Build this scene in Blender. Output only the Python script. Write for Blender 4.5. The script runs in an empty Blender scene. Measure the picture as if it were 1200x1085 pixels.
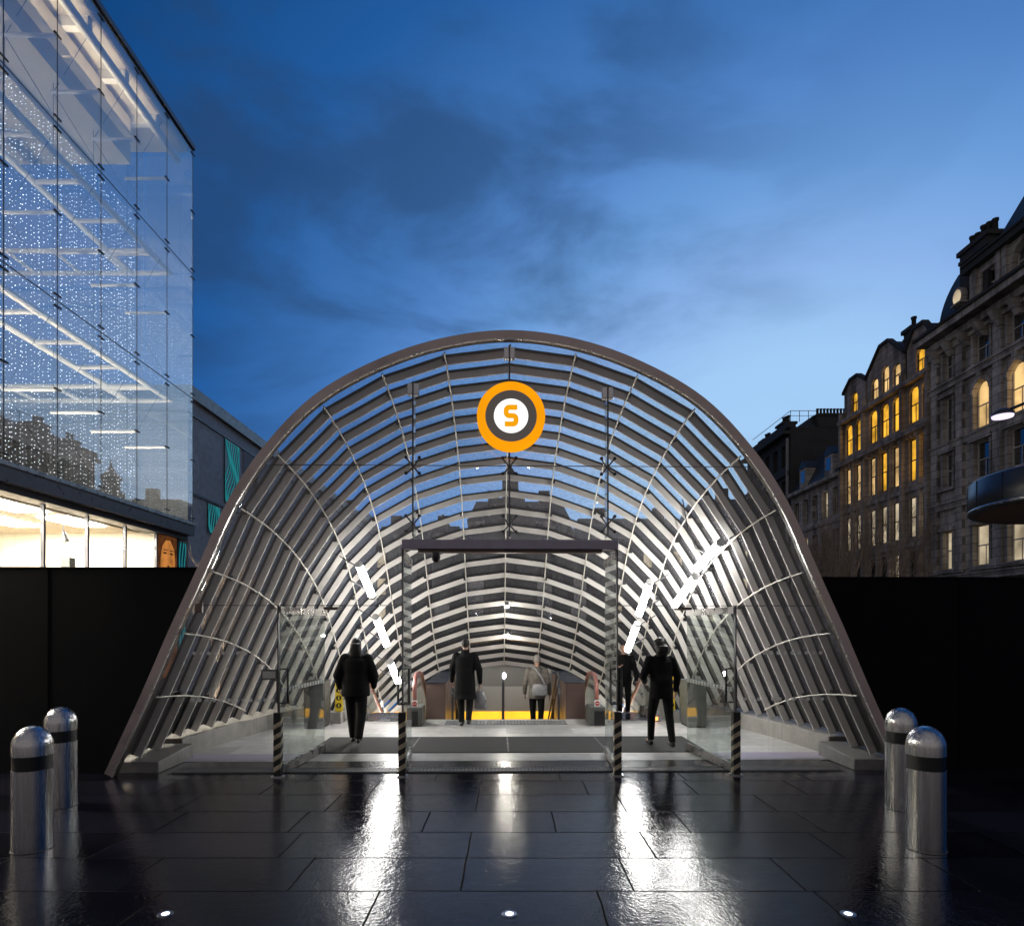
import bpy, bmesh, math, random
from mathutils import Vector, Matrix
R = math.radians
rnd = random.Random(7)
sc = bpy.context.scene
COL = sc.collection

# ------------------------------------------------------------------ measuring
F, CX, CY, EYE = 750.0, 598.0, 735.0, 1.9
def P(x, y, Y):                      # photo measurement + distance -> place
    return Vector(((x - CX) * Y / F, Y, EYE + (CY - y) * Y / F))

# ------------------------------------------------------------------ materials
MATS = {}
def _nt(name):
    m = bpy.data.materials.new(name); m.use_nodes = True
    nt = m.node_tree; nt.nodes.clear()
    out = nt.nodes.new('ShaderNodeOutputMaterial')
    MATS[name] = m
    return m, nt, out
def mat(name, col, rough=.5, metal=0.0, var=.18, scale=6.0, bump=.0, bscale=40.0, spec=.5, coat=0.0, stretch=(1, 1, 1), rvar=.1):
    m, nt, out = _nt(name); N = nt.nodes; L = nt.links
    b = N.new('ShaderNodeBsdfPrincipled'); L.new(b.outputs[0], out.inputs[0])
    tc = N.new('ShaderNodeTexCoord'); mp = N.new('ShaderNodeMapping'); mp.inputs['Scale'].default_value = stretch
    L.new(tc.outputs['Object'], mp.inputs[0])
    n = N.new('ShaderNodeTexNoise'); n.inputs['Scale'].default_value = scale; n.inputs['Detail'].default_value = 6
    L.new(mp.outputs[0], n.inputs['Vector'])
    r = N.new('ShaderNodeMapRange'); r.inputs['From Min'].default_value = .3; r.inputs['From Max'].default_value = .7
    r.inputs['To Min'].default_value = 1 - var; r.inputs['To Max'].default_value = 1 + var
    L.new(n.outputs['Fac'], r.inputs['Value'])
    mx = N.new('ShaderNodeVectorMath'); mx.operation = 'SCALE'; mx.inputs[0].default_value = col[:3]
    L.new(r.outputs[0], mx.inputs['Scale']); L.new(mx.outputs[0], b.inputs['Base Color'])
    rr = N.new('ShaderNodeMapRange'); rr.inputs['From Min'].default_value = .3; rr.inputs['From Max'].default_value = .7
    rr.inputs['To Min'].default_value = max(.02, rough - rvar); rr.inputs['To Max'].default_value = min(1, rough + rvar)
    L.new(n.outputs['Fac'], rr.inputs['Value']); L.new(rr.outputs[0], b.inputs['Roughness'])
    b.inputs['Metallic'].default_value = metal
    b.inputs['Specular IOR Level'].default_value = spec
    b.inputs['Coat Weight'].default_value = coat
    if bump > 0:
        n2 = N.new('ShaderNodeTexNoise'); n2.inputs['Scale'].default_value = bscale; n2.inputs['Detail'].default_value = 5
        L.new(mp.outputs[0], n2.inputs['Vector'])
        bp = N.new('ShaderNodeBump'); bp.inputs['Strength'].default_value = bump; bp.inputs['Distance'].default_value = .02
        L.new(n2.outputs['Fac'], bp.inputs['Height']); L.new(bp.outputs[0], b.inputs['Normal'])
    return m
def glow(name, col, s, var=0.0, scale=2.0):
    m, nt, out = _nt(name); N = nt.nodes; L = nt.links
    e = N.new('ShaderNodeEmission'); e.inputs['Color'].default_value = (*col, 1); e.inputs['Strength'].default_value = s
    if var > 0:
        tc = N.new('ShaderNodeTexCoord'); n = N.new('ShaderNodeTexNoise'); n.inputs['Scale'].default_value = scale
        L.new(tc.outputs['Object'], n.inputs['Vector'])
        r = N.new('ShaderNodeMapRange'); r.inputs['From Min'].default_value = .35; r.inputs['From Max'].default_value = .65
        r.inputs['To Min'].default_value = s * (1 - var); r.inputs['To Max'].default_value = s * (1 + var)
        L.new(n.outputs['Fac'], r.inputs['Value']); L.new(r.outputs[0], e.inputs['Strength'])
    L.new(e.outputs[0], out.inputs[0])
    return m
def glass(name, refl=.06, graze=.7, tint=(1, 1, 1), dirt_haze=0.0, haze_col=(.5, .5, .52), dscale=8.0, rough=0.0):
    m, nt, out = _nt(name); N = nt.nodes; L = nt.links
    t = N.new('ShaderNodeBsdfTransparent'); t.inputs['Color'].default_value = (*tint, 1)
    g = N.new('ShaderNodeBsdfGlossy'); g.inputs['Roughness'].default_value = rough; g.inputs['Color'].default_value = (.95, .97, 1, 1)
    lw = N.new('ShaderNodeLayerWeight'); lw.inputs['Blend'].default_value = .5
    pw = N.new('ShaderNodeMath'); pw.operation = 'POWER'; pw.inputs[1].default_value = 5
    L.new(lw.outputs['Facing'], pw.inputs[0])
    mr = N.new('ShaderNodeMapRange'); mr.inputs['To Min'].default_value = refl; mr.inputs['To Max'].default_value = graze
    L.new(pw.outputs[0], mr.inputs['Value'])
    mx = N.new('ShaderNodeMixShader'); L.new(mr.outputs[0], mx.inputs[0]); L.new(t.outputs[0], mx.inputs[1]); L.new(g.outputs[0], mx.inputs[2])
    last = mx
    if dirt_haze > 0:
        d = N.new('ShaderNodeBsdfDiffuse'); d.inputs['Color'].default_value = (*haze_col, 1)
        tc = N.new('ShaderNodeTexCoord'); n = N.new('ShaderNodeTexNoise'); n.inputs['Scale'].default_value = dscale; n.inputs['Detail'].default_value = 9
        n.inputs['Roughness'].default_value = .7
        L.new(tc.outputs['Object'], n.inputs['Vector'])
        r = N.new('ShaderNodeMapRange'); r.inputs['From Min'].default_value = .4; r.inputs['From Max'].default_value = .75
        r.inputs['To Min'].default_value = dirt_haze * .15; r.inputs['To Max'].default_value = dirt_haze
        L.new(n.outputs['Fac'], r.inputs['Value'])
        m2 = N.new('ShaderNodeMixShader'); L.new(r.outputs[0], m2.inputs[0]); L.new(mx.outputs[0], m2.inputs[1]); L.new(d.outputs[0], m2.inputs[2])
        last = m2
    L.new(last.outputs[0], out.inputs[0])
    return m

mat('bronze', (.40, .335, .335), .32, .85, .2, 2)
mat('rim_lining', (.05, .036, .034), .6, 0, .15)
mat('rim_edge', (.42, .40, .39), .3, .9, .1)
mat('hoop_paint', (.64, .61, .575), .5, 0, .10, 3)
mat('gasket', (.006, .006, .007), .5, 0, .1)
mat('rail_steel', (.62, .59, .52), .5, .1, .1)
mat('dark_metal', (.06, .06, .068), .4, .6, .2)
mat('transom_metal', (.36, .33, .42), .45, .3, .12)
mat('black', (.008, .008, .009), .5, 0, .2)
mat('steel', (.52, .52, .54), .25, 1, .12, 3)
mat('brushed', (.58, .58, .60), .27, 1, .16, 3, .04, 90, stretch=(14, 14, .25))
_b = MATS['brushed'].node_tree; _p = [n for n in _b.nodes if n.type == 'BSDF_PRINCIPLED'][0]; _p.inputs['Anisotropic'].default_value = .75
_t = _b.nodes.new('ShaderNodeTangent'); _t.direction_type = 'RADIAL'; _t.axis = 'Z'; _b.links.new(_t.outputs[0], _p.inputs['Tangent'])
mat('hoarding', (.0022, .0025, .0045), .7, 0, .3, 1.2, spec=.12)
mat('concrete', (.24, .23, .215), .7, 0, .18, 5, .12, 60)
mat('granite', (.16, .155, .15), .5, 0, .25, 9, .15, 80)
mat('end_panel', (.58, .57, .54), .5, 0, .05, 2)
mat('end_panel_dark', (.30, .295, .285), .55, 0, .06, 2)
mat('brown_panel', (.13, .085, .075), .4, 0, .12, 3)
mat('cabinet_dark', (.018, .018, .018), .45, 0, .15)
mat('cabinet_grey', (.10, .105, .10), .4, .2, .1)
mat('yellow_board', (.80, .60, .03), .4, 0, .05)
mat('red', (.5, .03, .03), .4, 0, .1)
mat('white_paint', (.78, .78, .76), .4, 0, .05)
mat('truss_white', (.80, .77, .70), .4, 0, .04)
mat('cream', (.72, .64, .50), .6, 0, .06, 2)
mat('ledge', (.13, .12, .125), .35, .6, .12)
mat('handrail_rubber', (.30, .12, .10), .35, 0, .1)
mat('tread', (.30, .30, .31), .35, .8, .1)
mat('mat_fabric', (.013, .0135, .014), .9, 0, .25, 60)
mat('tactile', (.17, .17, .17), .6, 0, .12)
mat('tape_yellow', (.52, .45, .32), .5, 0, .3, 20)
mat('iron', (.10, .10, .105), .5, .4, .3, 20)
glow('skirt_fill', (1, .95, .86), 7)
glow('poster_face', (.80, .30, .07), .55, .35, 2.5)
glow('poster_dark', (.10, .035, .012), .8, .4, 4)
mat('tape_black', (.01, .01, .01), .5, 0, .1)
mat('stone_dark', (.045, .045, .046), .85, 0, .3, 1.5, .2, 10)
mat('stone_annex', (.25, .25, .265), .75, 0, .12, 2, .1, 20)
mat('slate', (.030, .036, .042), .5, 0, .35, 4, .2, 30)
mat('soot', (.022, .022, .024), .85, 0, .3, 3)
mat('frame_white', (.55, .53, .50), .5, 0, .1)
mat('frame_dark', (.05, .05, .05), .5, 0, .1)
mat('bark', (.30, .235, .19), .9, 0, .3, 12, .2, 40)
mat('skin', (.45, .27, .20), .5, 0, .05, spec=.3)
mat('cloth_black', (.005, .005, .006), .85, 0, .3, 20, .2, 90, spec=.2)
mat('cloth_charcoal', (.008, .008, .009), .85, 0, .3, 20, .2, 90, spec=.2)
mat('cloth_taupe', (.15, .135, .12), .85, 0, .25, 14, .2, 60, spec=.2)
mat('hair_dark', (.012, .009, .008), .55, 0, .3, 40, stretch=(6, 6, 1))
mat('hair_grey', (.22, .20, .18), .6, 0, .3, 40, stretch=(6, 6, 1))
mat('leather', (.010, .009, .009), .35, 0, .2)
mat('bag_grey', (.24, .24, .25), .35, 0, .25, 10)
glow('sign_dark', (.078, .066, .060), 1.0, .04)
mat('disc_metal', (.07, .075, .085), .32, .8, .05, rvar=.01)
mat('disc_wood', (.15, .085, .05), .5, 0, .3, 4, stretch=(1, 12, 1))
mat('poster_skin', (.62, .26, .09), .5, 0, .12, 5)
mat('poster_hair', (.16, .055, .015), .5, 0, .3, 8)
mat('shop_wall', (.82, .77, .66), .6, 0, .04)
mat('shop_floor', (.50, .40, .28), .4, 0, .08)
glow('tube_light', (1.0, .98, .94), 70)
glow('spot_light', (1.0, .95, .84), 260)
glow('sign_orange', (1.0, .36, .004), 1.0, .05, 3)
glow('sign_white', (1.0, .99, .96), 1.15)
glow('sign_letter', (1.0, .40, .004), .95)
glow('amber_band', (1.0, .50, .03), 1.5, .15, 1.5)
glow('ground_led', (.75, .82, 1), 5)
glow('lamp_led', (.86, .74, 1), 1.3)
glow('well_fill', (1, .97, .9), 110)
glow('cove_light', (1.0, .86, .62), 16)
glow('led_dot', (.85, .93, 1), 4)
def room(name, col, s, lo=.25, tall=1.0):
    """what shows in a lit window: every room its own brightness, curtains and lampshade pools"""
    m, nt, out = _nt(name); N = nt.nodes; L = nt.links
    e = N.new('ShaderNodeEmission'); tc = N.new('ShaderNodeTexCoord'); oi = N.new('ShaderNodeObjectInfo')
    mp_ = N.new('ShaderNodeMapping'); mp_.inputs['Scale'].default_value = (3, 5.5, .7 * tall); L.new(tc.outputs['Object'], mp_.inputs[0])
    n = N.new('ShaderNodeTexNoise'); n.inputs['Scale'].default_value = 1.3; n.inputs['Detail'].default_value = 4; L.new(mp_.outputs[0], n.inputs['Vector'])
    n2 = N.new('ShaderNodeTexNoise'); n2.inputs['Scale'].default_value = 1.1; L.new(tc.outputs['Object'], n2.inputs['Vector'])
    a = N.new('ShaderNodeMapRange'); a.inputs['From Min'].default_value = .36; a.inputs['From Max'].default_value = .64; a.inputs['To Min'].default_value = .35; a.inputs['To Max'].default_value = 1.35; L.new(n.outputs['Fac'], a.inputs['Value'])
    b = N.new('ShaderNodeMapRange'); b.inputs['From Min'].default_value = .36; b.inputs['From Max'].default_value = .64; b.inputs['To Min'].default_value = .45; b.inputs['To Max'].default_value = 1.3; L.new(n2.outputs['Fac'], b.inputs['Value'])
    c = N.new('ShaderNodeMapRange'); c.inputs['To Min'].default_value = lo * s; c.inputs['To Max'].default_value = 1.3 * s; L.new(oi.outputs['Random'], c.inputs['Value'])
    p = N.new('ShaderNodeMath'); p.operation = 'MULTIPLY'; L.new(a.outputs[0], p.inputs[0]); L.new(b.outputs[0], p.inputs[1])
    p2 = N.new('ShaderNodeMath'); p2.operation = 'MULTIPLY'; L.new(p.outputs[0], p2.inputs[0]); L.new(c.outputs[0], p2.inputs[1])
    L.new(p2.outputs[0], e.inputs['Strength']); e.inputs['Color'].default_value = (*col, 1)
    g = N.new('ShaderNodeBsdfGlossy'); g.inputs['Roughness'].default_value = .02; g.inputs['Color'].default_value = (.08, .08, .08, 1)
    ad = N.new('ShaderNodeAddShader'); L.new(e.outputs[0], ad.inputs[0]); L.new(g.outputs[0], ad.inputs[1]); L.new(ad.outputs[0], out.inputs[0])
room('window_amber', (1.0, .46, .05), .72, .45)
room('window_warm', (1.0, .62, .24), .75, .3)
room('window_pale', (1.0, .80, .52), .42, .10)
glow('well_fill', (1, .97, .9), 110)
glow('cove_light', (1.0, .86, .62), 16)
glow('led_dot', (.85, .93, 1), 4)
glow('window_amber', (1.0, .50, .045), .85, .5, .9)
glow('window_warm', (1.0, .64, .26), .75, .5, .8)
glow('window_pale', (1.0, .82, .55), .45, .5, .7)
glow('shop_ceiling', (1.0, .92, .76), 95)
glow('store_fill', (1.0, .86, .62), 105)
glow('escalator_led', (1.0, .35, .08), 3)
glow('teal_line', (.05, .55, .62), .35)
glass('clear_glass', .05, .6)
glass('screen_glass', .035, .6)
glass('canopy_glass', .03, .5, (.985, .99, 1), .17, (.42, .42, .46), 14.0)  # grey film: slight dirt, plus reflections on wet glass put into the colour
glass('store_glass', .165, .78, (.97, .985, 1), rough=0.0)
glass('window_dark', .30, .9, (.06, .07, .08))
glass('balustrade_glass', .13, .7, (.90, .94, .92), .17, (.7, .68, .66), 3)
mat('teal_panel', (.02, .09, .11), .3, 0, .2)
mat('base_panel', (.075, .075, .075), .5, .2, .2, 3)

def mortar(name, col, rw, rh, rough, dark=.45, msize=.012, bump=.3, plane=None, off=.5, var=.25, stain=0.0):
    m, nt, out = _nt(name); N = nt.nodes; L = nt.links
    b = N.new('ShaderNodeBsdfPrincipled'); L.new(b.outputs[0], out.inputs[0])
    tc = N.new('ShaderNodeTexCoord'); mp = N.new('ShaderNodeMapping')
    if plane:
        a_, b_ = N.new('ShaderNodeSeparateXYZ'), N.new('ShaderNodeCombineXYZ'); L.new(tc.outputs['Object'], a_.inputs[0])
        L.new(a_.outputs[plane[0].upper()], b_.inputs[0]); L.new(a_.outputs[plane[1].upper()], b_.inputs[1]); L.new(b_.outputs[0], mp.inputs[0])
    else: L.new(tc.outputs['Object'], mp.inputs[0])
    br = N.new('ShaderNodeTexBrick'); br.offset = off; br.inputs['Scale'].default_value = 1
    br.inputs['Brick Width'].default_value = rw; br.inputs['Row Height'].default_value = rh
    br.inputs['Mortar Size'].default_value = msize; br.inputs['Mortar Smooth'].default_value = .2
    br.inputs['Color1'].default_value = (*[c * (1 - var) for c in col], 1); br.inputs['Color2'].default_value = (*[c * (1 + var) for c in col], 1)
    br.inputs['Mortar'].default_value = (*[c * dark for c in col], 1)
    L.new(mp.outputs[0], br.inputs['Vector'])
    n = N.new('ShaderNodeTexNoise'); n.inputs['Scale'].default_value = 5; n.inputs['Detail'].default_value = 7; L.new(mp.outputs[0], n.inputs['Vector'])
    mm = N.new('ShaderNodeMapRange'); mm.inputs['To Min'].default_value = .6; mm.inputs['To Max'].default_value = 1.4; L.new(n.outputs['Fac'], mm.inputs['Value'])
    if stain:
        m2 = N.new('ShaderNodeMapping'); m2.inputs['Scale'].default_value = (1.3, 1.3, .22); L.new(tc.outputs['Object'], m2.inputs[0])
        n3 = N.new('ShaderNodeTexNoise'); n3.inputs['Scale'].default_value = 1.1; n3.inputs['Detail'].default_value = 7; L.new(m2.outputs[0], n3.inputs['Vector'])
        s3 = N.new('ShaderNodeMapRange'); s3.inputs['From Min'].default_value = .35; s3.inputs['From Max'].default_value = .65; s3.inputs['To Min'].default_value = 1 - stain; s3.inputs['To Max'].default_value = 1 + stain * .4; L.new(n3.outputs['Fac'], s3.inputs['Value'])
        p3_ = N.new('ShaderNodeMath'); p3_.operation = 'MULTIPLY'; L.new(mm.outputs[0], p3_.inputs[0]); L.new(s3.outputs[0], p3_.inputs[1]); mm = p3_
    vs = N.new('ShaderNodeVectorMath'); vs.operation = 'SCALE'; L.new(br.outputs['Color'], vs.inputs[0]); L.new(mm.outputs[0], vs.inputs['Scale'])
    L.new(vs.outputs[0], b.inputs['Base Color']); b.inputs['Roughness'].default_value = rough
    bp = N.new('ShaderNodeBump'); bp.invert = True; bp.inputs['Strength'].default_value = bump; bp.inputs['Distance'].default_value = .01
    L.new(br.outputs['Fac'], bp.inputs['Height']); L.new(bp.outputs[0], b.inputs['Normal'])
    return m
mortar('floor_tile', (.42, .415, .40), 1.2, .6, .38, .6, .004, .2)
mortar('wet_brick', (.030, .027, .028), .22, .075, .26, .2, .010, 1.0)
mortar('annex_cladding', (.34, .345, .37), 1.8, .45, .6, .75, .006, .2, plane='yz', var=.08)
mortar('pavilion_tiles', (.030, .031, .036), .35, .22, .6, .5, .012, .5, plane='xz')
mortar('stone_pale', (.47, .435, .405), 1.05, .46, .85, .45, .022, .9, plane='yz', var=.14, stain=.55)
mortar('stone_warm', (.42, .36, .32), .9, .38, .85, .5, .018, .8, plane='yz', var=.16, stain=.55)
mortar('brick_end', (.07, .05, .04), .22, .075, .7, .5, .008, .4, plane='xz')

def wet_paving():
    m, nt, out = _nt('wet_paving'); N = nt.nodes; L = nt.links
    b = N.new('ShaderNodeBsdfPrincipled'); L.new(b.outputs[0], out.inputs[0])
    tc = N.new('ShaderNodeTexCoord'); mp = N.new('ShaderNodeMapping'); mp.inputs['Location'].default_value = (.35, .03, 0)
    L.new(tc.outputs['Object'], mp.inputs[0])
    # slightly wavering joints
    wn = N.new('ShaderNodeTexNoise'); wn.inputs['Scale'].default_value = 3; L.new(mp.outputs[0], wn.inputs['Vector'])
    ws = N.new('ShaderNodeVectorMath'); ws.operation = 'SCALE'; ws.inputs['Scale'].default_value = .02; L.new(wn.outputs['Color'], ws.inputs[0])
    wa = N.new('ShaderNodeVectorMath'); wa.operation = 'ADD'; L.new(mp.outputs[0], wa.inputs[0]); L.new(ws.outputs[0], wa.inputs[1])
    br = N.new('ShaderNodeTexBrick'); br.offset = .37; br.offset_frequency = 3; br.squash = 1.25; br.squash_frequency = 2; br.inputs['Scale'].default_value = 1
    br.inputs['Brick Width'].default_value = 1.25; br.inputs['Row Height'].default_value = .665
    br.inputs['Mortar Size'].default_value = .0085; br.inputs['Mortar Smooth'].default_value = .3
    br.inputs['Color1'].default_value = (.006, .006, .011, 1); br.inputs['Color2'].default_value = (.018, .018, .030, 1); br.inputs['Mortar'].default_value = (.002, .002, .003, 1)
    br.inputs['Bias'].default_value = -.1
    L.new(wa.outputs[0], br.inputs['Vector'])
    n = N.new('ShaderNodeTexNoise'); n.inputs['Scale'].default_value = 1.1; n.inputs['Detail'].default_value = 8; L.new(mp.outputs[0], n.inputs['Vector'])
    mm = N.new('ShaderNodeMapRange'); mm.inputs['To Min'].default_value = .5; mm.inputs['To Max'].default_value = 1.5; L.new(n.outputs['Fac'], mm.inputs['Value'])
    vs = N.new('ShaderNodeVectorMath'); vs.operation = 'SCALE'; L.new(br.outputs['Color'], vs.inputs[0]); L.new(mm.outputs[0], vs.inputs['Scale'])
    L.new(vs.outputs[0], b.inputs['Base Color'])
    # puddled and merely damp areas
    rr = N.new('ShaderNodeMapRange'); rr.inputs['From Min'].default_value = .2; rr.inputs['From Max'].default_value = .8
    rr.inputs['To Min'].default_value = .045; rr.inputs['To Max'].default_value = .11; L.new(n.outputs['Fac'], rr.inputs['Value'])
    sp_ = N.new('ShaderNodeSeparateColor'); L.new(br.outputs['Color'], sp_.inputs[0])          # some slabs hold more water than others
    sl = N.new('ShaderNodeMapRange'); sl.inputs['From Min'].default_value = .006; sl.inputs['From Max'].default_value = .018; sl.inputs['To Min'].default_value = -.012; sl.inputs['To Max'].default_value = .012; L.new(sp_.outputs[0], sl.inputs['Value'])
    r2 = N.new('ShaderNodeMath'); r2.operation = 'ADD'; L.new(rr.outputs[0], r2.inputs[0]); L.new(sl.outputs[0], r2.inputs[1])
    r3 = N.new('ShaderNodeMath'); r3.operation = 'MULTIPLY_ADD'; r3.inputs[1].default_value = .6; L.new(br.outputs['Fac'], r3.inputs[0]); L.new(r2.outputs[0], r3.inputs[2]); L.new(r3.outputs[0], b.inputs['Roughness'])
    spc = N.new('ShaderNodeMapRange'); spc.inputs['To Min'].default_value = .36; spc.inputs['To Max'].default_value = .03; L.new(br.outputs['Fac'], spc.inputs['Value']); L.new(spc.outputs[0], b.inputs['Specular IOR Level'])
    b.inputs['IOR'].default_value = 1.5
    # riven stone surface
    mp2 = N.new('ShaderNodeMapping'); mp2.inputs['Scale'].default_value = (1, .75, 1); L.new(tc.outputs['Object'], mp2.inputs[0])
    h1 = N.new('ShaderNodeTexNoise'); h1.inputs['Scale'].default_value = 9; h1.inputs['Detail'].default_value = 9; h1.inputs['Roughness'].default_value = .62; h1.inputs['Distortion'].default_value = .6; L.new(mp2.outputs[0], h1.inputs['Vector'])
    h2 = N.new('ShaderNodeTexNoise'); h2.inputs['Scale'].default_value = 42; h2.inputs['Detail'].default_value = 4; L.new(mp2.outputs[0], h2.inputs['Vector'])
    h1s = N.new('ShaderNodeMath'); h1s.operation = 'MULTIPLY'; h1s.inputs[1].default_value = .8; L.new(h1.outputs['Fac'], h1s.inputs[0])
    ad = N.new('ShaderNodeMath'); ad.operation = 'MULTIPLY_ADD'; ad.inputs[1].default_value = .5; L.new(h2.outputs['Fac'], ad.inputs[0]); L.new(h1s.outputs[0], ad.inputs[2])
    sb = N.new('ShaderNodeMath'); sb.operation = 'MULTIPLY_ADD'; sb.inputs[1].default_value = -2.4; L.new(br.outputs['Fac'], sb.inputs[0]); L.new(ad.outputs[0], sb.inputs[2])
    bp = N.new('ShaderNodeBump'); bp.inputs['Strength'].default_value = .85; bp.inputs['Distance'].default_value = .0040
    L.new(sb.outputs[0], bp.inputs['Height']); L.new(bp.outputs[0], b.inputs['Normal'])
    return m
wet_paving()

# ------------------------------------------------------------------ mesh builder
class MB:
    def __init__(s): s.v = []; s.f = []; s.m = []; s.sm = []; s.names = []
    def mi(s, name):
        if name not in s.names: s.names.append(name)
        return s.names.index(name)
    def add(s, vs, fs, m, smooth=False):
        o = len(s.v); k = s.mi(m)
        s.v += [tuple(v) for v in vs]
        for f in fs:
            s.f.append([i + o for i in f]); s.m.append(k); s.sm.append(smooth)
    def quad(s, a, b, c, d, m): s.add([a, b, c, d], [(0, 1, 2, 3)], m)
    def box(s, lo, hi, m):
        x0, y0, z0 = lo; x1, y1, z1 = hi
        s.add([(x0, y0, z0), (x1, y0, z0), (x1, y1, z0), (x0, y1, z0), (x0, y0, z1), (x1, y0, z1), (x1, y1, z1), (x0, y1, z1)],
              [(0, 3, 2, 1), (4, 5, 6, 7), (0, 1, 5, 4), (1, 2, 6, 5), (2, 3, 7, 6), (3, 0, 4, 7)], m)
    def hexa(s, p, m):       # 8 points: bottom loop then top loop
        s.add(p, [(0, 3, 2, 1), (4, 5, 6, 7), (0, 1, 5, 4), (1, 2, 6, 5), (2, 3, 7, 6), (3, 0, 4, 7)], m)
    def prism(s, poly, ext, m, smooth=False):   # closed planar polygon swept by ext
        n = len(poly); e = Vector(ext)
        vs = [Vector(p) for p in poly] + [Vector(p) + e for p in poly]
        fs = [tuple(range(n))[::-1], tuple(range(n, 2 * n))] + [(i, (i + 1) % n, n + (i + 1) % n, n + i) for i in range(n)]
        s.add(vs, fs, m, smooth)
    def tube(s, pts, r, m, n=8, smooth=True, cap=True):
        pts = [Vector(p) for p in pts]; rs = r if isinstance(r, (list, tuple)) else [r] * len(pts)
        vs = []; fs = []; ref = None
        for i, p in enumerate(pts):
            t = (pts[min(i + 1, len(pts) - 1)] - pts[max(i - 1, 0)])
            t = t.normalized() if t.length > 1e-9 else Vector((0, 0, 1))
            if ref is None:
                ref = Vector((0, 0, 1)) if abs(t.z) < .9 else Vector((1, 0, 0))
            u = (ref - t * ref.dot(t)).normalized(); w = t.cross(u); ref = u
            for k in range(n):
                a = 2 * math.pi * k / n
                vs.append(p + (u * math.cos(a) + w * math.sin(a)) * rs[i])
        for i in range(len(pts) - 1):
            for k in range(n):
                fs.append((i * n + k, i * n + (k + 1) % n, (i + 1) * n + (k + 1) % n, (i + 1) * n + k))
        s.add(vs, fs, m, smooth)
        if cap: s.add(vs[:n], [tuple(range(n))[::-1]], m); s.add(vs[-n:], [tuple(range(n))], m)
    def lathe(s, prof, c, m, n=32, smooth=True, axis='Z'):
        c = Vector(c); vs = []; fs = []
        for (r, h) in prof:
            for k in range(n):
                a = 2 * math.pi * k / n
                q = (r * math.cos(a), r * math.sin(a), h) if axis == 'Z' else (r * math.cos(a), h, r * math.sin(a))
                vs.append(c + Vector(q))
        for i in range(len(prof) - 1):
            for k in range(n):
                fs.append((i * n + k, i * n + (k + 1) % n, (i + 1) * n + (k + 1) % n, (i + 1) * n + k))
        s.add(vs, fs, m, smooth)
        s.add(vs[:n], [tuple(range(n))[::-1]], m); s.add(vs[-n:], [tuple(range(n))], m)
    def ball(s, c, r, m, n=14, k=10):
        rx, ry, rz = r if isinstance(r, (list, tuple)) else (r, r, r)
        vs = []; fs = []
        for i in range(1, k):
            a = math.pi * i / k
            for j in range(n):
                b = 2 * math.pi * j / n
                vs.append((c[0] + rx * math.sin(a) * math.cos(b), c[1] + ry * math.sin(a) * math.sin(b), c[2] + rz * math.cos(a)))
        for i in range(k - 2):
            for j in range(n): fs.append((i * n + j, (i + 1) * n + j, (i + 1) * n + (j + 1) % n, i * n + (j + 1) % n))
        t = len(vs); vs += [(c[0], c[1], c[2] + rz), (c[0], c[1], c[2] - rz)]
        for j in range(n):
            fs.append((t, j, (j + 1) % n)); fs.append((t + 1, (k - 2) * n + (j + 1) % n, (k - 2) * n + j))
        s.add(vs, fs, m, True)
    def bar(s, a, b, w, h, m, up=(0, 0, 1)):
        a = Vector(a); b = Vector(b); t = (b - a).normalized(); up = Vector(up)
        u = t.cross(up)
        if u.length < 1e-6: u = t.cross(Vector((1, 0, 0)))
        u.normalize(); v = u.cross(t)
        q = [(-1, -1), (1, -1), (1, 1), (-1, 1)]
        p = [a + u * (w / 2 * i) + v * (h / 2 * j) for i, j in q] + [b + u * (w / 2 * i) + v * (h / 2 * j) for i, j in q]
        s.hexa(p, m)
    def build(s, name, parent=None, bevel=0.0, recalc=True):
        me = bpy.data.meshes.new(name); me.from_pydata(s.v, [], s.f)
        for n in s.names: me.materials.append(MATS[n])
        me.polygons.foreach_set('material_index', s.m); me.polygons.foreach_set('use_smooth', s.sm)
        if recalc:
            bm = bmesh.new(); bm.from_mesh(me); bmesh.ops.recalc_face_normals(bm, faces=bm.faces); bm.to_mesh(me); bm.free()
        me.update()
        o = bpy.data.objects.new(name, me); COL.objects.link(o)
        if parent is not None:
            o.parent = parent
            if parent.name in ORIGIN: o.location = -ORIGIN[parent.name]
        if bevel:
            md = o.modifiers.new('bevel', 'BEVEL'); md.width = bevel; md.segments = 2; md.limit_method = 'ANGLE'
        return o
ORIGIN = {}
def tag(o, label=None, cat=None, group=None, kind=None):
    if label: o['label'] = label
    if cat: o['category'] = cat
    if group: o['group'] = group
    if kind: o['kind'] = kind
    return o
def thing(name, loc, label, cat, group=None):
    """Empty at a thing's base; parts are written in world coordinates and moved under it"""
    o = bpy.data.objects.new(name, None); COL.objects.link(o); o.location = loc; o.empty_display_size = .2
    ORIGIN[o.name] = Vector(loc)
    return tag(o, label, cat, group)
def dup(o, parent=None):
    c = o.copy(); COL.objects.link(c)
    if parent is not None: c.parent = parent
    for ch in [q for q in bpy.data.objects if q.parent == o]: dup(ch, c)
    return c
STATION = []                       # everything aligned with the station (turned a touch to the street)

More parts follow.
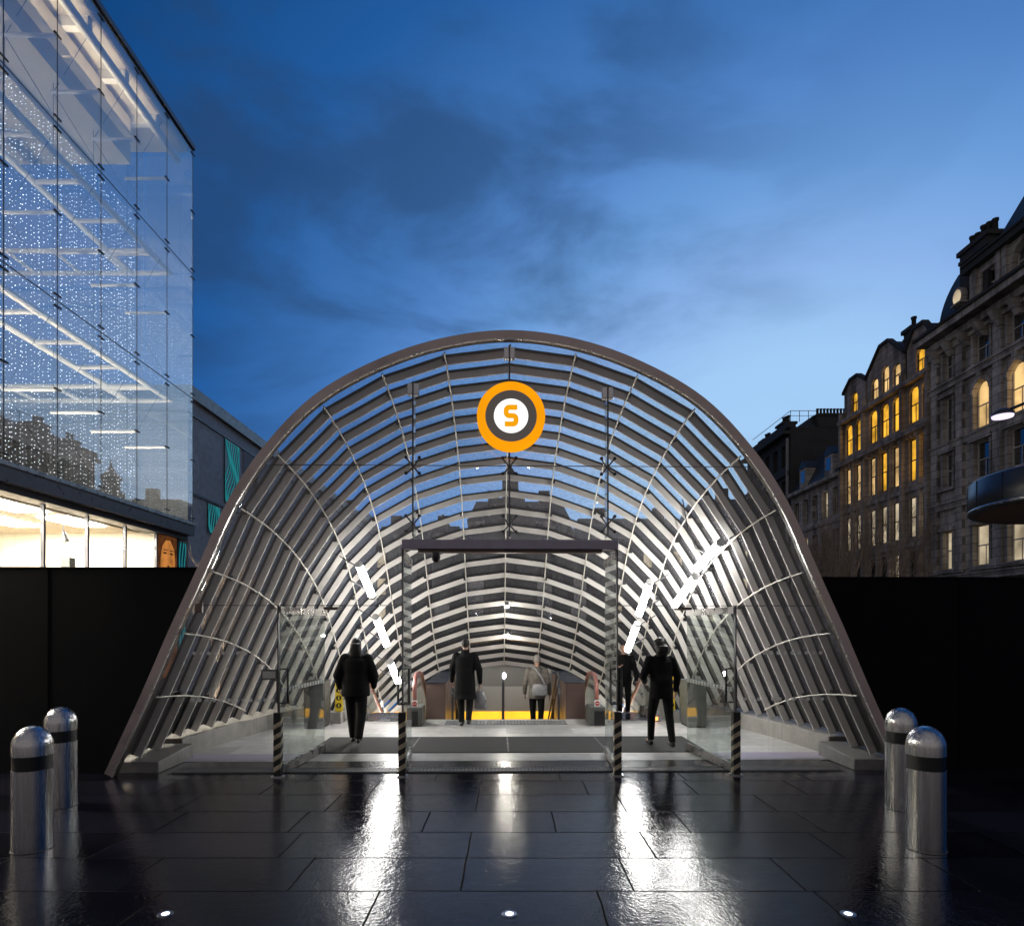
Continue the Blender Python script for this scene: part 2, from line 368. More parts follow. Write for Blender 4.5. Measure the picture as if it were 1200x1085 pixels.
# ------------------------------------------------------------------ ground
g = MB(); a_ = R(1.1); hole = []
for (x, y) in ((-3.3, 13.2), (3.3, 13.2), (3.3, 16.74), (-3.3, 16.74)):      # the opening of the stairwell
    hole.append((math.cos(a_) * x - math.sin(a_) * (y - 8.2), 8.2 + math.sin(a_) * x + math.cos(a_) * (y - 8.2), 0))
oc = [(-160, -40, 0), (160, -40, 0), (160, 220, 0), (-160, 220, 0)]
for k in range(4): g.quad(oc[k], oc[(k + 1) % 4], hole[(k + 1) % 4], hole[k], 'wet_paving')
tag(g.build('pavement'), 'wet dark stone slab pavement in front of the station', 'pavement', kind='structure')

# ------------------------------------------------------------------ canopy shell
YF = 8.2
DX = [0, 78, 151.5, 220, 275, 317, 350, 383, 415]
DY = [400.7, 410.7, 436, 475.3, 531.5, 595.5, 669.5, 742, 816.5]
PROF = [(d * YF / F, EYE + (CY - y) * YF / F) for d, y in zip(DX, DY)]
PROF.append((PROF[-1][0] + PROF[-1][1] * .457, 0.0))       # foot
PATH = [(8.2, 5.56), (8.63, 5.55), (9.06, 5.5), (9.48, 5.45), (9.91, 5.37), (10.33, 5.27), (10.74, 5.16), (11.15, 5.02), (11.54, 4.86), (11.93, 4.67), (12.29, 4.43), (12.62, 4.16), (12.94, 3.87), (13.26, 3.58), (13.55, 3.27), (13.88, 2.99), (14.19, 2.69), (14.51, 2.4), (14.84, 2.12), (15.2, 1.89), (15.53, 1.62), (15.89, 1.38), (16.27, 1.17), (16.63, 0.94)]
for _ in range(2):
    PATH = [PATH[0]] + [tuple((PATH[i - 1][k] + 2 * PATH[i][k] + PATH[i + 1][k]) / 4 for k in (0, 1)) for i in range(1, len(PATH) - 1)] + [PATH[-1]]
Z0 = PROF[0][1]
DROP = [Z0 - z for _, z in PATH]
def prof_x(z):                      # half width of the profile at height z
    for (xa, za), (xb, zb) in zip(PROF, PROF[1:]):
        if zb <= z <= za: return xa + (xb - xa) * (za - z) / (za - zb)
    return PROF[-1][0] if z < 0 else 0.0
def cut_of(i):
    Y = PATH[i][0]
    if i <= 2: return .16
    if Y < 13.1: return .30
    return .02 if prof_x(DROP[i] + .02) > 3.42 else -1.1
def half(i):                        # one side of hoop i in (x, z), apex first
    c = cut_of(i); out = []
    for (xa, za), (xb, zb) in zip(PROF, PROF[1:]):
        out.append((xa, za - DROP[i]))
        if zb - DROP[i] < c:
            t = (za - DROP[i] - c) / (za - zb); out.append((xa + (xb - xa) * t, c)); return out
    out.append((PROF[-1][0], -DROP[i])); return out
def offs(pl, d):                    # mitred outward offset of a half profile
    o = []
    for k, p in enumerate(pl):
        ns = []
        for a, b in ((k - 1, k), (k, k + 1)):
            if a >= 0 and b < len(pl):
                tx, tz = pl[b][0] - pl[a][0], pl[b][1] - pl[a][1]; l = math.hypot(tx, tz); ns.append((-tz / l, tx / l))
        if k == 0: nx, nz, s = 0.0, 1.0, 1.0 / max(.3, ns[0][1])
        else:
            nx = sum(n[0] for n in ns); nz = sum(n[1] for n in ns); l = math.hypot(nx, nz); nx /= l; nz /= l
            s = 1.0 / max(.3, nx * ns[0][0] + nz * ns[0][1])
        o.append((p[0] + nx * d * s, p[1] + nz * d * s))
    o[-1] = (o[-1][0], min(o[-1][1], o[-1][1]))
    return o
def full(pl): return [(-x, z) for x, z in pl[::-1]] + list(pl[1:])
def sweep(mb, inner, outer, y0, y1, m):
    n = len(inner); vs = []
    for (a, b) in zip(inner, outer): vs += [(a[0], y0, a[1]), (b[0], y0, b[1]), (b[0], y1, b[1]), (a[0], y1, a[1])]
    fs = []
    for i in range(n - 1):
        for k in range(4): fs.append((i * 4 + k, i * 4 + (k + 1) % 4, i * 4 + 4 + (k + 1) % 4, i * 4 + 4 + k))
    fs += [(0, 1, 2, 3), tuple(range(4 * n - 4, 4 * n))[::-1]]
    mb.add(vs, fs, m)

can = thing('glass_canopy', (0, YF, 0), 'arched glass and steel canopy sloping down over the station entrance', 'station canopy')
STATION.append(can)
def densify(pl, n=6):               # smooth the fascia between the kinks (Catmull-Rom through full profile)
    pts = full(pl); out = []
    for i in range(len(pts) - 1):
        p0 = Vector(pts[max(i - 1, 0)]); p1 = Vector(pts[i]); p2 = Vector(pts[i + 1]); p3 = Vector(pts[min(i + 2, len(pts) - 1)])
        for k in range(n):
            t = k / n
            q = .5 * ((2 * p1) + (p2 - p0) * t + (2 * p0 - 5 * p1 + 4 * p2 - p3) * t * t + (-p0 + 3 * p1 - 3 * p2 + p3) * t ** 3)
            out.append((q.x, q.y))
    out.append(pts[-1]); return out
base = [p for p in PROF]
base[-1] = (PROF[-1][0] , 0.0)
ri, ro = densify(offs(base, .036)), densify(offs(base, .138))
m = MB(); sweep(m, ri, ro, YF - .03, YF + .085, 'bronze'); m.build('rim', can)
m = MB(); sweep(m, densify(offs(base, .018)), densify(offs(base, .034)), YF - .042, YF - .012, 'rim_edge'); m.build('rim_trim', can)
m = MB(); sweep(m, densify(offs(base, .028)), densify(offs(base, .0352)), YF - .011, YF + .086, 'rim_lining'); m.build('rim_lining', can)
for i in range(1, len(PATH)):
    h = half(i); Y = PATH[i][0] + (.10 if i == 0 else 0)
    m = MB()
    sweep(m, full(h), full(offs(h, .100)), Y - .013, Y + .013, 'hoop_paint')
    sweep(m, full(offs(h, .102)), full(offs(h, .130)), Y - .030, Y + .030, 'gasket')
    m.build('hoop', can)
for i in range(len(PATH) - 1):
    a, b = half(i), half(i + 1)
    n = min(len(a), len(b))
    a0, b0, a1, b1 = offs(a, .132), offs(b, .132), offs(a, .144), offs(b, .144)
    ya = PATH[i][0] + (.10 if i == 0 else 0); yb = PATH[i + 1][0]
    m = MB(); m2 = {-1: MB(), 1: MB()}; solid = 8
    for s in (-1, 1):
        for k in range(n - 1):
            p = [(s * a0[k][0], ya, a0[k][1]), (s * a0[k + 1][0], ya, a0[k + 1][1]), (s * b0[k + 1][0], yb, b0[k + 1][1]), (s * b0[k][0], yb, b0[k][1])]
            q = [(s * a1[k][0], ya, a1[k][1]), (s * a1[k + 1][0], ya, a1[k + 1][1]), (s * b1[k + 1][0], yb, b1[k + 1][1]), (s * b1[k][0], yb, b1[k][1])]
            t = m2[s] if k >= solid else m
            t.add(p + q, [(0, 1, 2, 3), (7, 6, 5, 4)], 'base_panel' if t is m2[s] else 'canopy_glass')
        la, lb = len(a0), len(b0)
        if la != lb and n >= 2:      # the bay's foot where the two hoops end at different kinks
            big, yy = (a0, ya) if la > lb else (b0, yb)
            oth, yo = (b0, yb) if la > lb else (a0, ya)
            m.add([(s * oth[-1][0], yo, oth[-1][1]), (s * big[n - 1][0], yy, big[n - 1][1]), (s * big[-1][0], yy, big[-1][1])], [(0, 1, 2)], 'canopy_glass')
    m.build('glass_panel', can, recalc=False)
    for t in m2.values():
        if t.v: t.build('base_panel', can, recalc=False)
for k in range(9):
    for s in ((1,) if k == 0 else (-1, 1)):
        pts = []; m = MB()
        for i in range(len(PATH)):
            x, z = PROF[k][0] * s, PROF[k][1] - DROP[i]
            if z < cut_of(i) + .02: break
            inn = offs([(p[0], p[1] - DROP[i]) for p in PROF], -.016)[k]
            y = PATH[i][0] + (.06 if i == 0 else 0)
            pts.append((inn[0] * s, y, inn[1]))
            if i and (i + k) % 2 == 0 and k > 0:
                o1 = offs([(p[0], p[1] - DROP[i]) for p in PROF], .075)[k]
                m.box((o1[0] * s - .03, y - .085, o1[1] - .035), (o1[0] * s + .03, y - .03, o1[1] + .035), 'black')
        m.tube(pts, .0115, 'rail_steel', 8)
        m.build('rail', can)

# sill walls, kerb blocks
def shell_x(Y, z):
    for i in range(len(PATH) - 1):
        if PATH[i][0] <= Y <= PATH[i + 1][0]:
            t = (Y - PATH[i][0]) / (PATH[i + 1][0] - PATH[i][0]); return prof_x(z + DROP[i] + (DROP[i + 1] - DROP[i]) * t)
    return prof_x(z)
for s, lab in ((-1, 'low concrete wall carrying the canopy hoops on the side of the dark kiosk box'), (1, 'low concrete wall carrying the canopy hoops on the side of the grey kiosk box')):
    m = MB(); ys = [9.42, 10.2, 11.0, 11.9, 12.8, 13.3]; vs = []
    for y in ys:
        xi = shell_x(y, .3) - .06; xo = xi + .55
        vs += [(s * xi, y, 0), (s * xo, y, 0), (s * xo, y, .285), (s * xi, y, .285)]
    fs = []
    for i in range(len(ys) - 1):
        for k in range(4): fs.append((i * 4 + k, i * 4 + (k + 1) % 4, i * 4 + 4 + (k + 1) % 4, i * 4 + 4 + k))
    fs += [(0, 1, 2, 3), tuple(range(4 * len(ys) - 4, 4 * len(ys)))]
    m.add(vs, fs, 'concrete')
    o = tag(m.build('low_wall', bevel=.01), lab, 'low wall', 'low walls along the canopy sides'); STATION.append(o)
    e = MB(); xi = shell_x(9.42, .3) - .05
    e.box((min(s * xi, s * (xi + .5)), 9.405, .01), (max(s * xi, s * (xi + .5)), 9.418, .275), 'brick_end'); e.build('brick_face', o)
for s, lab in ((-1, 'stone kerb block under the canopy foot on the shop window side'), (1, 'stone kerb block under the canopy foot just behind the pair of bollards')):
    m = MB(); xa, xb = 4.58, 5.12
    m.hexa([(s * xa, 8.42, 0), (s * xb, 8.42, 0), (s * xb, 9.38, 0), (s * xa, 9.38, 0), (s * xa, 8.42, .15), (s * xb, 8.42, .15), (s * xb, 9.38, .22), (s * xa, 9.38, .22)], 'granite')
    STATION.append(tag(m.build('kerb_block', bevel=.012), lab, 'kerb block', 'kerb blocks at the canopy feet'))

# ------------------------------------------------------------------ station floor and well
YE = 13.2
def sheet(name, x0, x1, y0, y1, z, mt, th=.0, label=None):
    q = MB()
    if th: q.box((x0, y0, z - th), (x1, y1, z), mt)
    else: q.quad((x0, y0, z), (x1, y0, z), (x1, y1, z), (x0, y1, z), mt)
    o = q.build(name); tag(o, label, 'floor', kind='structure'); STATION.append(o); return o
# the paving sheet is cut by the stairwell only below the floor slab, so the floor is laid round the opening
sheet('station_floor', -4.78, 4.78, 9.10, YE, .008, 'floor_tile', label='pale grey tiled floor inside the station entrance')
sheet('station_floor', -4.0, -3.3, YE, 17.4, .008, 'floor_tile', label='pale floor strip beside the escalator well')
sheet('station_floor', 3.3, 4.0, YE, 17.4, .008, 'floor_tile', label='pale floor strip beside the other escalator well')
sheet('brick_threshold', -4.45, 4.45, 8.36, 9.098, .006, 'wet_brick', label='wet dark brick threshold behind the drain grating')
for s in (-1, 1):
    sheet('metal_strip', -4.72 if s < 0 else 2.95, -2.95 if s < 0 else 4.72, 9.14, 9.62, .013, 'transom_metal', label='dark metal strip across the floor behind the side glass')
q = MB()
for a in range(6):
    x0 = -1.2 + a * .4
    q.box((x0 + .006, 12.45, .004), (x0 + .394, 12.95, .016), 'tactile')
    for i in range(6):
        for j in range(7): q.lathe([(.016, .016), (.010, .022)], (x0 + .04 + i * .064, 12.49 + j * .07, 0), 'tactile', 6)
STATION.append(tag(q.build('tactile_paving'), 'strip of studded grey warning tiles at the top of the stairs', 'tactile paving', kind='structure'))
# drain grating
gr = thing('drain_grating', (0, 8.5, 0), 'slotted steel drain grating across the doorway', 'drain grating'); STATION.append(gr)
q = MB(); q.box((-4.4, 8.40, .0), (4.4, 8.415, .018), 'iron'); q.box((-4.4, 8.615, .0), (4.4, 8.63, .018), 'iron'); q.quad((-4.4, 8.41, .0085), (4.4, 8.41, .0085), (4.4, 8.62, .0085), (-4.4, 8.62, .0085), 'black')
q.build('grating_frame', gr)
q = MB(); n = 176
for i in range(n):
    x = -4.38 + i * 8.76 / (n - 1); q.box((x - .012, 8.416, .002), (x + .012, 8.614, .016), 'iron')
q.build('grating_bars', gr)
q = MB(); q.box((-3.03, 9.66, .006), (3.03, 11.05, .018), 'mat_fabric')
for x in (-1.5, 0, 1.5): q.box((x - .012, 9.68, .017), (x + .012, 11.03, .019), 'black')
STATION.append(tag(q.build('door_mat'), 'wide dark entrance mat lying behind the glass doors', 'mat'))

# stairs down, cut into the ground: dark well floor covers are real steps
st = thing('staircase', (0, YE, 0), 'staircase going down between the two escalators', 'staircase'); STATION.append(st)
for i in range(9):
    q = MB(); q.box((-1.2, YE + i * .30, -.17 * (i + 1) - .3), (1.2, YE + (i + 1) * .30, -.17 * (i + 1)), 'floor_tile')
    q.box((-1.2, YE + i * .30, -.17 * (i + 1) + .001), (1.2, YE + i * .30 + .05, -.17 * (i + 1) + .003), 'tape_yellow'); q.build('step', st)

end = thing('end_wall', (0, 16.72, -2), 'grey panelled end wall below the lowest hoop of the canopy', 'end wall'); STATION.append(end)
def under_hoop(z0, z1, inset=0.0):  # polygon of the end wall between two heights, bounded by the last hoop
    D = DROP[-1]; pts = []
    pr = [(x, z - D) for x, z in PROF]
    def xx(z): return prof_x(z + D)
    up = [(x, z) for x, z in pr if z0 < z < z1]
    right = [(xx(z0), z0)] + [(x, z) for x, z in up[::-1]]
    if z1 < pr[0][1]: right.append((xx(z1), z1))
    left = [(-x, z) for x, z in right if x > 1e-6][::-1]
    return right + left
seam = .36
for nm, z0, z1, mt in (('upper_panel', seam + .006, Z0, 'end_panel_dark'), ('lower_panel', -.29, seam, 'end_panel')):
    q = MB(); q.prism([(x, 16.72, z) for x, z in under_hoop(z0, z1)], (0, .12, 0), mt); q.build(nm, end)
q = MB(); q.box((-3.3, 16.70, -1.25), (3.3, 16.82, -.296), 'amber_band'); o = q.build('lit_band', end); o['label'] = 'glowing amber band along the foot of the wall'
q = MB(); q.box((-3.3, 16.72, -3.4), (3.3, 16.84, -1.256), 'end_panel_dark'); q.build('foot_panel', end)
for s in (-1, 1):
    q = MB(); q.box((min(s * 1.24, s * 1.64), YE, -2.2), (max(s * 1.24, s * 1.64), 16.6, .74), 'brown_panel')
    q.box((min(s * 1.22, s * 1.66), YE - .012, .742), (max(s * 1.22, s * 1.66), 16.6, .765), 'dark_metal')
    o = q.build('parapet_wall', bevel=.006); tag(o, 'brown parapet wall beside the stairs on the side of the %s' % ('long black coat' if s < 0 else 'taupe jacketed person'), 'parapet wall', 'parapet walls beside the stairs'); STATION.append(o)
    q = MB(); q.box((min(s * 3.3, s * 3.42), YE, -3.4), (max(s * 3.3, s * 3.42), 16.7, .0), 'end_panel'); q.box((min(s * 3.3, s * 3.36), YE - .0, .012), (max(s * 3.3, s * 3.36), 16.7, .40), 'end_panel')
    o = q.build('well_wall'); tag(o, 'pale wall lining the outer side of the escalator well by the %s kiosk box' % ('dark' if s < 0 else 'grey'), 'wall', 'outer walls of the escalator wells'); STATION.append(o)

# escalators
def escalator(s, label):
    xc = 2.42 * s
    e = thing('escalator', (xc, YE, 0), label, 'escalator', 'escalators beside the stairs'); STATION.append(e)
    sl = .577
    for w in (-1, 1):
        xb = xc + w * .60
        pth = []
        for a in range(9):          # rounded newel at the top landing
            t = math.pi * (1.5 - a / 8); pth.append((xb, YE - .05 + .36 * math.cos(t), .58 + .36 * math.sin(t)))
        pth += [(xb, YE + .35, .94), (xb, YE + .7, .90)]
        for k in range(1, 7): pth.append((xb, YE + .7 + k * .5, .90 - k * .5 * sl))
        q = MB(); q.tube(pth, .042, 'handrail_rubber', 10); q.build('handrail', e)
        outl = [(xb, p[1], p[2]) for p in pth[2:]]
        low = [(xb, YE + 3.7, .90 - 3.0 * sl - .72), (xb, YE + .7, .18), (xb, YE - .30, .18)]
        q = MB(); q.prism([(xb - .007, p[1], p[2]) for p in outl + low], (.014, 0, 0), 'balustrade_glass'); q.build('balustrade', e)
        q = MB()
        q.hexa([(xb - .10, YE - .42, -.1), (xb + .10, YE - .42, -.1), (xb + .10, YE + .75, -.1), (xb - .10, YE + .75, -.1), (xb - .07, YE - .36, .2), (xb + .07, YE - .36, .2), (xb + .07, YE + .75, .2), (xb - .07, YE + .75, .2)], 'steel')
        q.hexa([(xb - .10, YE + .75, -.1), (xb + .10, YE + .75, -.1), (xb + .10, YE + 3.6, -1.9), (xb - .10, YE + 3.6, -1.9), (xb - .07, YE + .75, .2), (xb + .07, YE + .75, .2), (xb + .07, YE + 3.6, -1.45), (xb - .07, YE + 3.6, -1.45)], 'steel')
        q.build('skirt', e)
        q = MB(); q.box((xb - w * .0 - .03, YE - .432, .04), (xb + .03, YE - .425, .11), 'escalator_led'); q.build('indicator_lamp', e)
    for w in (-1, 1):  # added glowing strips along the skirts to brighten the escalator
        xi = xc + w * .525; q = MB(); q.hexa([(xi - .008, YE + .76, .02), (xi + .008, YE + .76, .02), (xi + .008, YE + 3.4, -1.40), (xi - .008, YE + 3.4, -1.40), (xi - .008, YE + .76, .05), (xi + .008, YE + .76, .05), (xi + .008, YE + 3.4, -1.37), (xi - .008, YE + 3.4, -1.37)], 'skirt_fill'); q.build('fill_strip', e)
    q = MB(); q.box((xc - .5, YE - .30, .009), (xc + .5, YE + .75, .022), 'steel'); q.build('landing_plate', e)
    q = MB()
    for k in range(7): q.box((xc - .5, YE + .752 + k * .4, -.22 * (k + 1) - .2), (xc + .5, YE + 1.15 + k * .4, -.22 * (k + 1) + .22), 'tread')
    q.build('steps', e)
escalator(-1, 'escalator beside the person in the bulky black jacket')
escalator(1, 'escalator beside the person with tousled dark hair')

# stair handrails
for s, lab in ((-1, 'sloping tubular stair handrail beside the person in the long black coat'), (1, 'sloping tubular stair handrail beside the person in the taupe jacket')):
    hr = thing('stair_handrail', (s * 1.08, YE, 0), lab, 'handrail', 'stair handrails'); STATION.append(hr)
    for z in (.95, .66):
        q = MB(); q.tube([(s * 1.10, YE - .15, z - .12), (s * 1.10, YE - .12, z), (s * 1.08, YE + .15, z), (s * 1.06, YE + 2.6, z - 1.45)], .021, 'dark_metal', 10); q.build('rail', hr)
    for y, z0, z1 in ((YE - .06, 0, .95), (YE + 1.3, -.85, .28)):
        q = MB(); q.tube([(s * 1.09, y, z0), (s * 1.09, y, z1)], .024, 'dark_metal', 10); q.build('post', hr)
for s in (-1, 1):  # added fill strips low in the wells, lighting hoops and end wall from below
    wl = thing('well_fill_lamp', (s * 3.27, YE + 1.6, -.6), 'added white fill strip on the outer wall of the escalator well by the %s kiosk box' % ('dark' if s < 0 else 'grey'), 'strip lamp', 'added fill strips in the escalator wells'); STATION.append(wl)
    q = MB(); q.box((min(s * 3.298, s * 3.25), YE + .6, -.62), (max(s * 3.298, s * 3.25), YE + 3.3, -.46), 'white_paint'); q.build('housing', wl)
    q = MB(); q.box((min(s * 3.249, s * 3.235), YE + .65, -.60), (max(s * 3.249, s * 3.235), YE + 3.25, -.48), 'well_fill'); q.build('diffuser', wl)
hr = thing('stair_handrail', (0, YE, 0), 'central stair handrail post with a small lamp on top', 'handrail', 'stair handrails'); STATION.append(hr)
q = MB(); q.tube([(-.05, YE + .1, -.17), (-.05, YE + .1, 1.0)], .027, 'dark_metal', 10); q.build('post', hr)
q = MB(); q.tube([(-.05, YE + .1, .90), (-.05, YE + .3, .88), (-.05, YE + 2.6, -.5)], .021, 'dark_metal', 10); q.build('rail', hr)
q = MB(); q.ball((-.03, YE + .06, .90), (.03, .03, .06), 'spot_light'); q.build('lamp', hr)

# kiosk boxes, pedestals, warning boards
def cabinet(s, mt, label):
    xa, xb = s * 3.42, s * 3.78; x0, x1 = min(xa, xb), max(xa, xb)
    t = thing('kiosk_box', ((x0 + x1) / 2, 12.1, 0), label, 'kiosk box', 'kiosk boxes inside the entrance'); STATION.append(t)
    q = MB(); q.box((x0, 12.0, .05), (x1, 12.55, .87), mt); q.build('body', t, bevel=.012)
    q = MB(); q.box((x0 + .02, 11.99, 0), (x1 - .02, 12.5, .05), 'black'); q.build('plinth', t)
    q = MB(); q.box((x0 + .03, 11.988, .10), (x1 - .03, 12.0, .82), mt); q.build('door', t, bevel=.004)
    q = MB(); q.box((x0 - .012, 11.98, .872), (x1 + .012, 12.56, .89), mt); q.build('lid', t, bevel=.004)
cabinet(-1, 'cabinet_dark', 'dark kiosk box beside the person in the bulky black jacket')
cabinet(1, 'cabinet_grey', 'grey kiosk box beside the person with tousled dark hair')
def board(s, label):
    x = s * 3.30
    t = thing('warning_board', (x, 12.75, 0), label, 'warning board', 'warning boards by the escalators'); STATION.append(t)
    q = MB(); q.box((x - .075, 12.70, .24), (x + .075, 12.74, .93), 'yellow_board'); q.build('panel', t, bevel=.01)
    q = MB(); q.lathe([(.075, -.02), (.075, .02)], (x, 12.72, .96), 'red', 20, axis='Y'); q.build('red_cap', t)
    for k in range(4):
        q = MB(); z = .36 + k * .15; q.lathe([(.052, -.026), (.052, .0)], (x, 12.72, z), 'black', 20, axis='Y')
        q.box((x - .014, 12.691, z - .03), (x + .014, 12.694, z + .012), 'yellow_board'); q.ball((x, 12.693, z + .024), (.012, .003, .012), 'yellow_board')
        q.build('pictogram', t)
    q = MB(); q.box((x + s * .04 - .10, 12.62, 0), (x + s * .04 + .10, 12.95, .235), 'concrete'); q.build('plinth', t, bevel=.01)
board(-1, 'yellow warning board with round pictograms beside the dark kiosk box')
board(1, 'yellow warning board with round pictograms beside the grey kiosk box')
def pedestal(s, label):
    x = s * 1.76
    t = thing('pedestal', (x, 12.4, 0), label, 'pedestal', 'pedestals by the escalator newels'); STATION.append(t)
    q = MB(); q.box((x - .15, 12.25, 0), (x + .15, 12.80, .37), 'cabinet_grey'); q.build('body', t, bevel=.015)
    q = MB(); q.box((x + s * .03 - .10, 12.236, .03), (x + s * .03 + .10, 12.25, .30), 'black'); q.build('front_panel', t)
    q = MB(); q.box((x - .055, 12.32, .37), (x + .055, 12.335, .50), 'white_paint'); q.build('sign_plate', t)
    q = MB(); q.lathe([(.045, -.006), (.045, 0)], (x, 12.319, .435), 'red', 20, axis='Y'); q.box((x - .032, 12.309, .428), (x + .032, 12.3125, .442), 'white_paint'); q.build('no_entry_disc', t)
pedestal(-1, 'low grey pedestal with a no entry disc near the long black coat')
pedestal(1, 'low grey pedestal with a no entry disc nearest the inner right door post')

# ------------------------------------------------------------------ tube lamps on the shell
def tube_lamp(a, b, label):
    eye = Vector((0, 0, EYE)); k_ = .94 if a[0] > 3.1 else .875; a, b = eye + (Vector(a) - eye) * k_, eye + (Vector(b) - eye) * k_; t = thing('tube_lamp', (a + b) / 2, label, 'tube lamp', 'tube lamps inside the canopy')
    d = (b - a).normalized()
    q = MB(); q.tube([a + d * .05, b - d * .05], .062, 'tube_light', 14); q.build('tube', t)
    for p, e in ((a, 1), (b, -1)):
        q = MB(); q.tube([p, p + d * e * .05], .066, 'white_paint', 14); q.build('end_cap', t)
    up = Vector((1 if a.x > 0 else -1, 0, .6)).normalized()
    for p in (a + d * .12, b - d * .12): q = MB(); q.tube([p, p + up * .42], .010, 'dark_metal', 6); q.build('bracket', t)
T = [((420, 660, 12.5), (437, 700, 13.1), 'uppermost of the three tube lamps above the person in the bulky black jacket'),
     ((440, 722, 13.4), (454, 757, 14.2), 'middle tube lamp of the three above the person in the bulky black jacket'),
     ((457, 775, 14.5), (467, 800, 15.3), 'lowest and smallest tube lamp beside the person in the bulky black jacket'),
     ((762, 681, 12.7), (748, 722, 13.4), 'tube lamp above the one over the person half hidden by the door post'),
     ((747, 730, 13.5), (735, 763, 14.3), 'lowest tube lamp just above the person half hidden by the door post'),
     ((845, 635, 10.4), (815, 668, 11.4), 'largest and highest tube lamp hung on a looped black cable'),
     ((815, 675, 11.6), (790, 710, 12.5), 'tube lamp directly below the one hung on a looped cable')]
for a, b, l in T: tube_lamp(P(*a), P(*b), l)
q = MB(); pts = [P(800, 585, 10.3), P(806, 620, 10.3), P(815, 642, 10.4), P(828, 650, 10.4), P(836, 642, 10.4)]
q.tube(pts, .009, 'black', 6); tag(q.build('lamp_cable'), 'looped black cable feeding the highest tube lamp', 'cable')
q = MB(); q.tube([P(372, 705, 11.5), P(410, 652, 12.4), P(416, 648, 12.4), P(419, 658, 12.5)], .008, 'black', 6); tag(q.build('lamp_cable'), 'thin black cable strung to the uppermost tube lamp above the bulky jacket', 'cable')
for (x, y, Y, i, lab) in ((594, 710, 14.35, 0, 'highest small spot lamp hanging from the central canopy rail'), (595, 744, 15.35, 0, 'lower small spot lamp hanging from the central canopy rail')):
    p = P(x, y, Y); t = thing('spot_lamp', p, lab, 'spot lamp', 'spot lamps on the central rail')
    q = MB(); q.lathe([(.035, .10), (.05, .06), (.055, 0)], p, 'steel', 14); q.build('housing', t)
    q = MB(); q.ball(p, (.05, .05, .045), 'spot_light'); q.build('bulb', t)

# ------------------------------------------------------------------ glass entrance screen
YG = 8.22
scn = thing('entrance_screen', (0, YG, 0), 'glass entrance screen with open doors filling the canopy arch', 'glass entrance'); STATION.append(scn)
def gx(x): return (x - 597) * YG / F
def gz(y): return EYE + (CY - y) * YG / F
xP = [gx(327), gx(471), gx(723), gx(863)]
zs, zd, zt = gz(546), gz(709.5), gz(634)
in0 = offs(PROF, -.01)
def arch_pts(z0, z1, x0, x1, n=60):  # polygon of the pane inside the arch, between heights and columns
    def xr(z):
        for (xa, za), (xb, zb) in zip(in0, in0[1:]):
            if zb <= z <= za: return xa + (xb - xa) * (za - z) / (za - zb)
        return in0[-1][0] if z < in0[-1][1] else 0
    pts = []
    zz = [z0 + (z1 - z0) * i / n for i in range(n + 1)]
    def cl(v): return max(x0, min(x1, v))
    rt = [(cl(xr(z)), z) for z in zz]; lf = [(cl(-xr(z)), z) for z in zz]
    poly = rt + lf[::-1]; out = []
    for p in poly:
        if not out or (abs(p[0] - out[-1][0]) + abs(p[1] - out[-1][1])) > 1e-4: out.append(p)
    if (abs(out[0][0] - out[-1][0]) + abs(out[0][1] - out[-1][1])) < 1e-4: out.pop()
    return out
ztop = in0[0][1]
g_ = .006
panes = [(zs + g_, ztop - .01, -9, xP[1] - g_), (zs + g_, ztop - .01, xP[1] + g_, -g_), (zs + g_, ztop - .01, g_, xP[2] - g_), (zs + g_, ztop - .01, xP[2] + g_, 9),
         (zd + g_, zs - g_, -9, xP[1] - g_), (zt + g_, zs - g_, xP[1] + g_, -g_), (zt + g_, zs - g_, g_, xP[2] - g_), (zd + g_, zs - g_, xP[2] + g_, 9),
         (.03, zd - g_, -9, xP[0] - g_), (.03, zd - g_, xP[3] + g_, 9)]
for p in panes:
    q = MB(); q.prism([(x, YG, z) for x, z in arch_pts(*p)], (0, .012, 0), 'screen_glass'); q.build('glass_pane', scn)
q = MB()
for s in (-1, 1):
    xe = 4.45
    q.box((min(s * 3.0, s * xe), YG - .01, zs - .005), (max(s * 3.0, s * xe) if s > 0 else -3.0, YG + .02, zs + .005), 'dark_metal') if False else None
hw = prof_x(zs) - .03
q.box((-hw, YG - .006, zs - .005), (hw, YG - .001, zs + .005), 'dark_metal'); q.build('seam', scn)
for x0, x1 in ((-prof_x(zd) + .05, xP[1] - .0), (xP[2], prof_x(zd) - .05)):
    q = MB(); q.box((x0, YG - .006, zd - .005), (x1, YG - .001, zd + .005), 'dark_metal'); q.build('seam', scn)
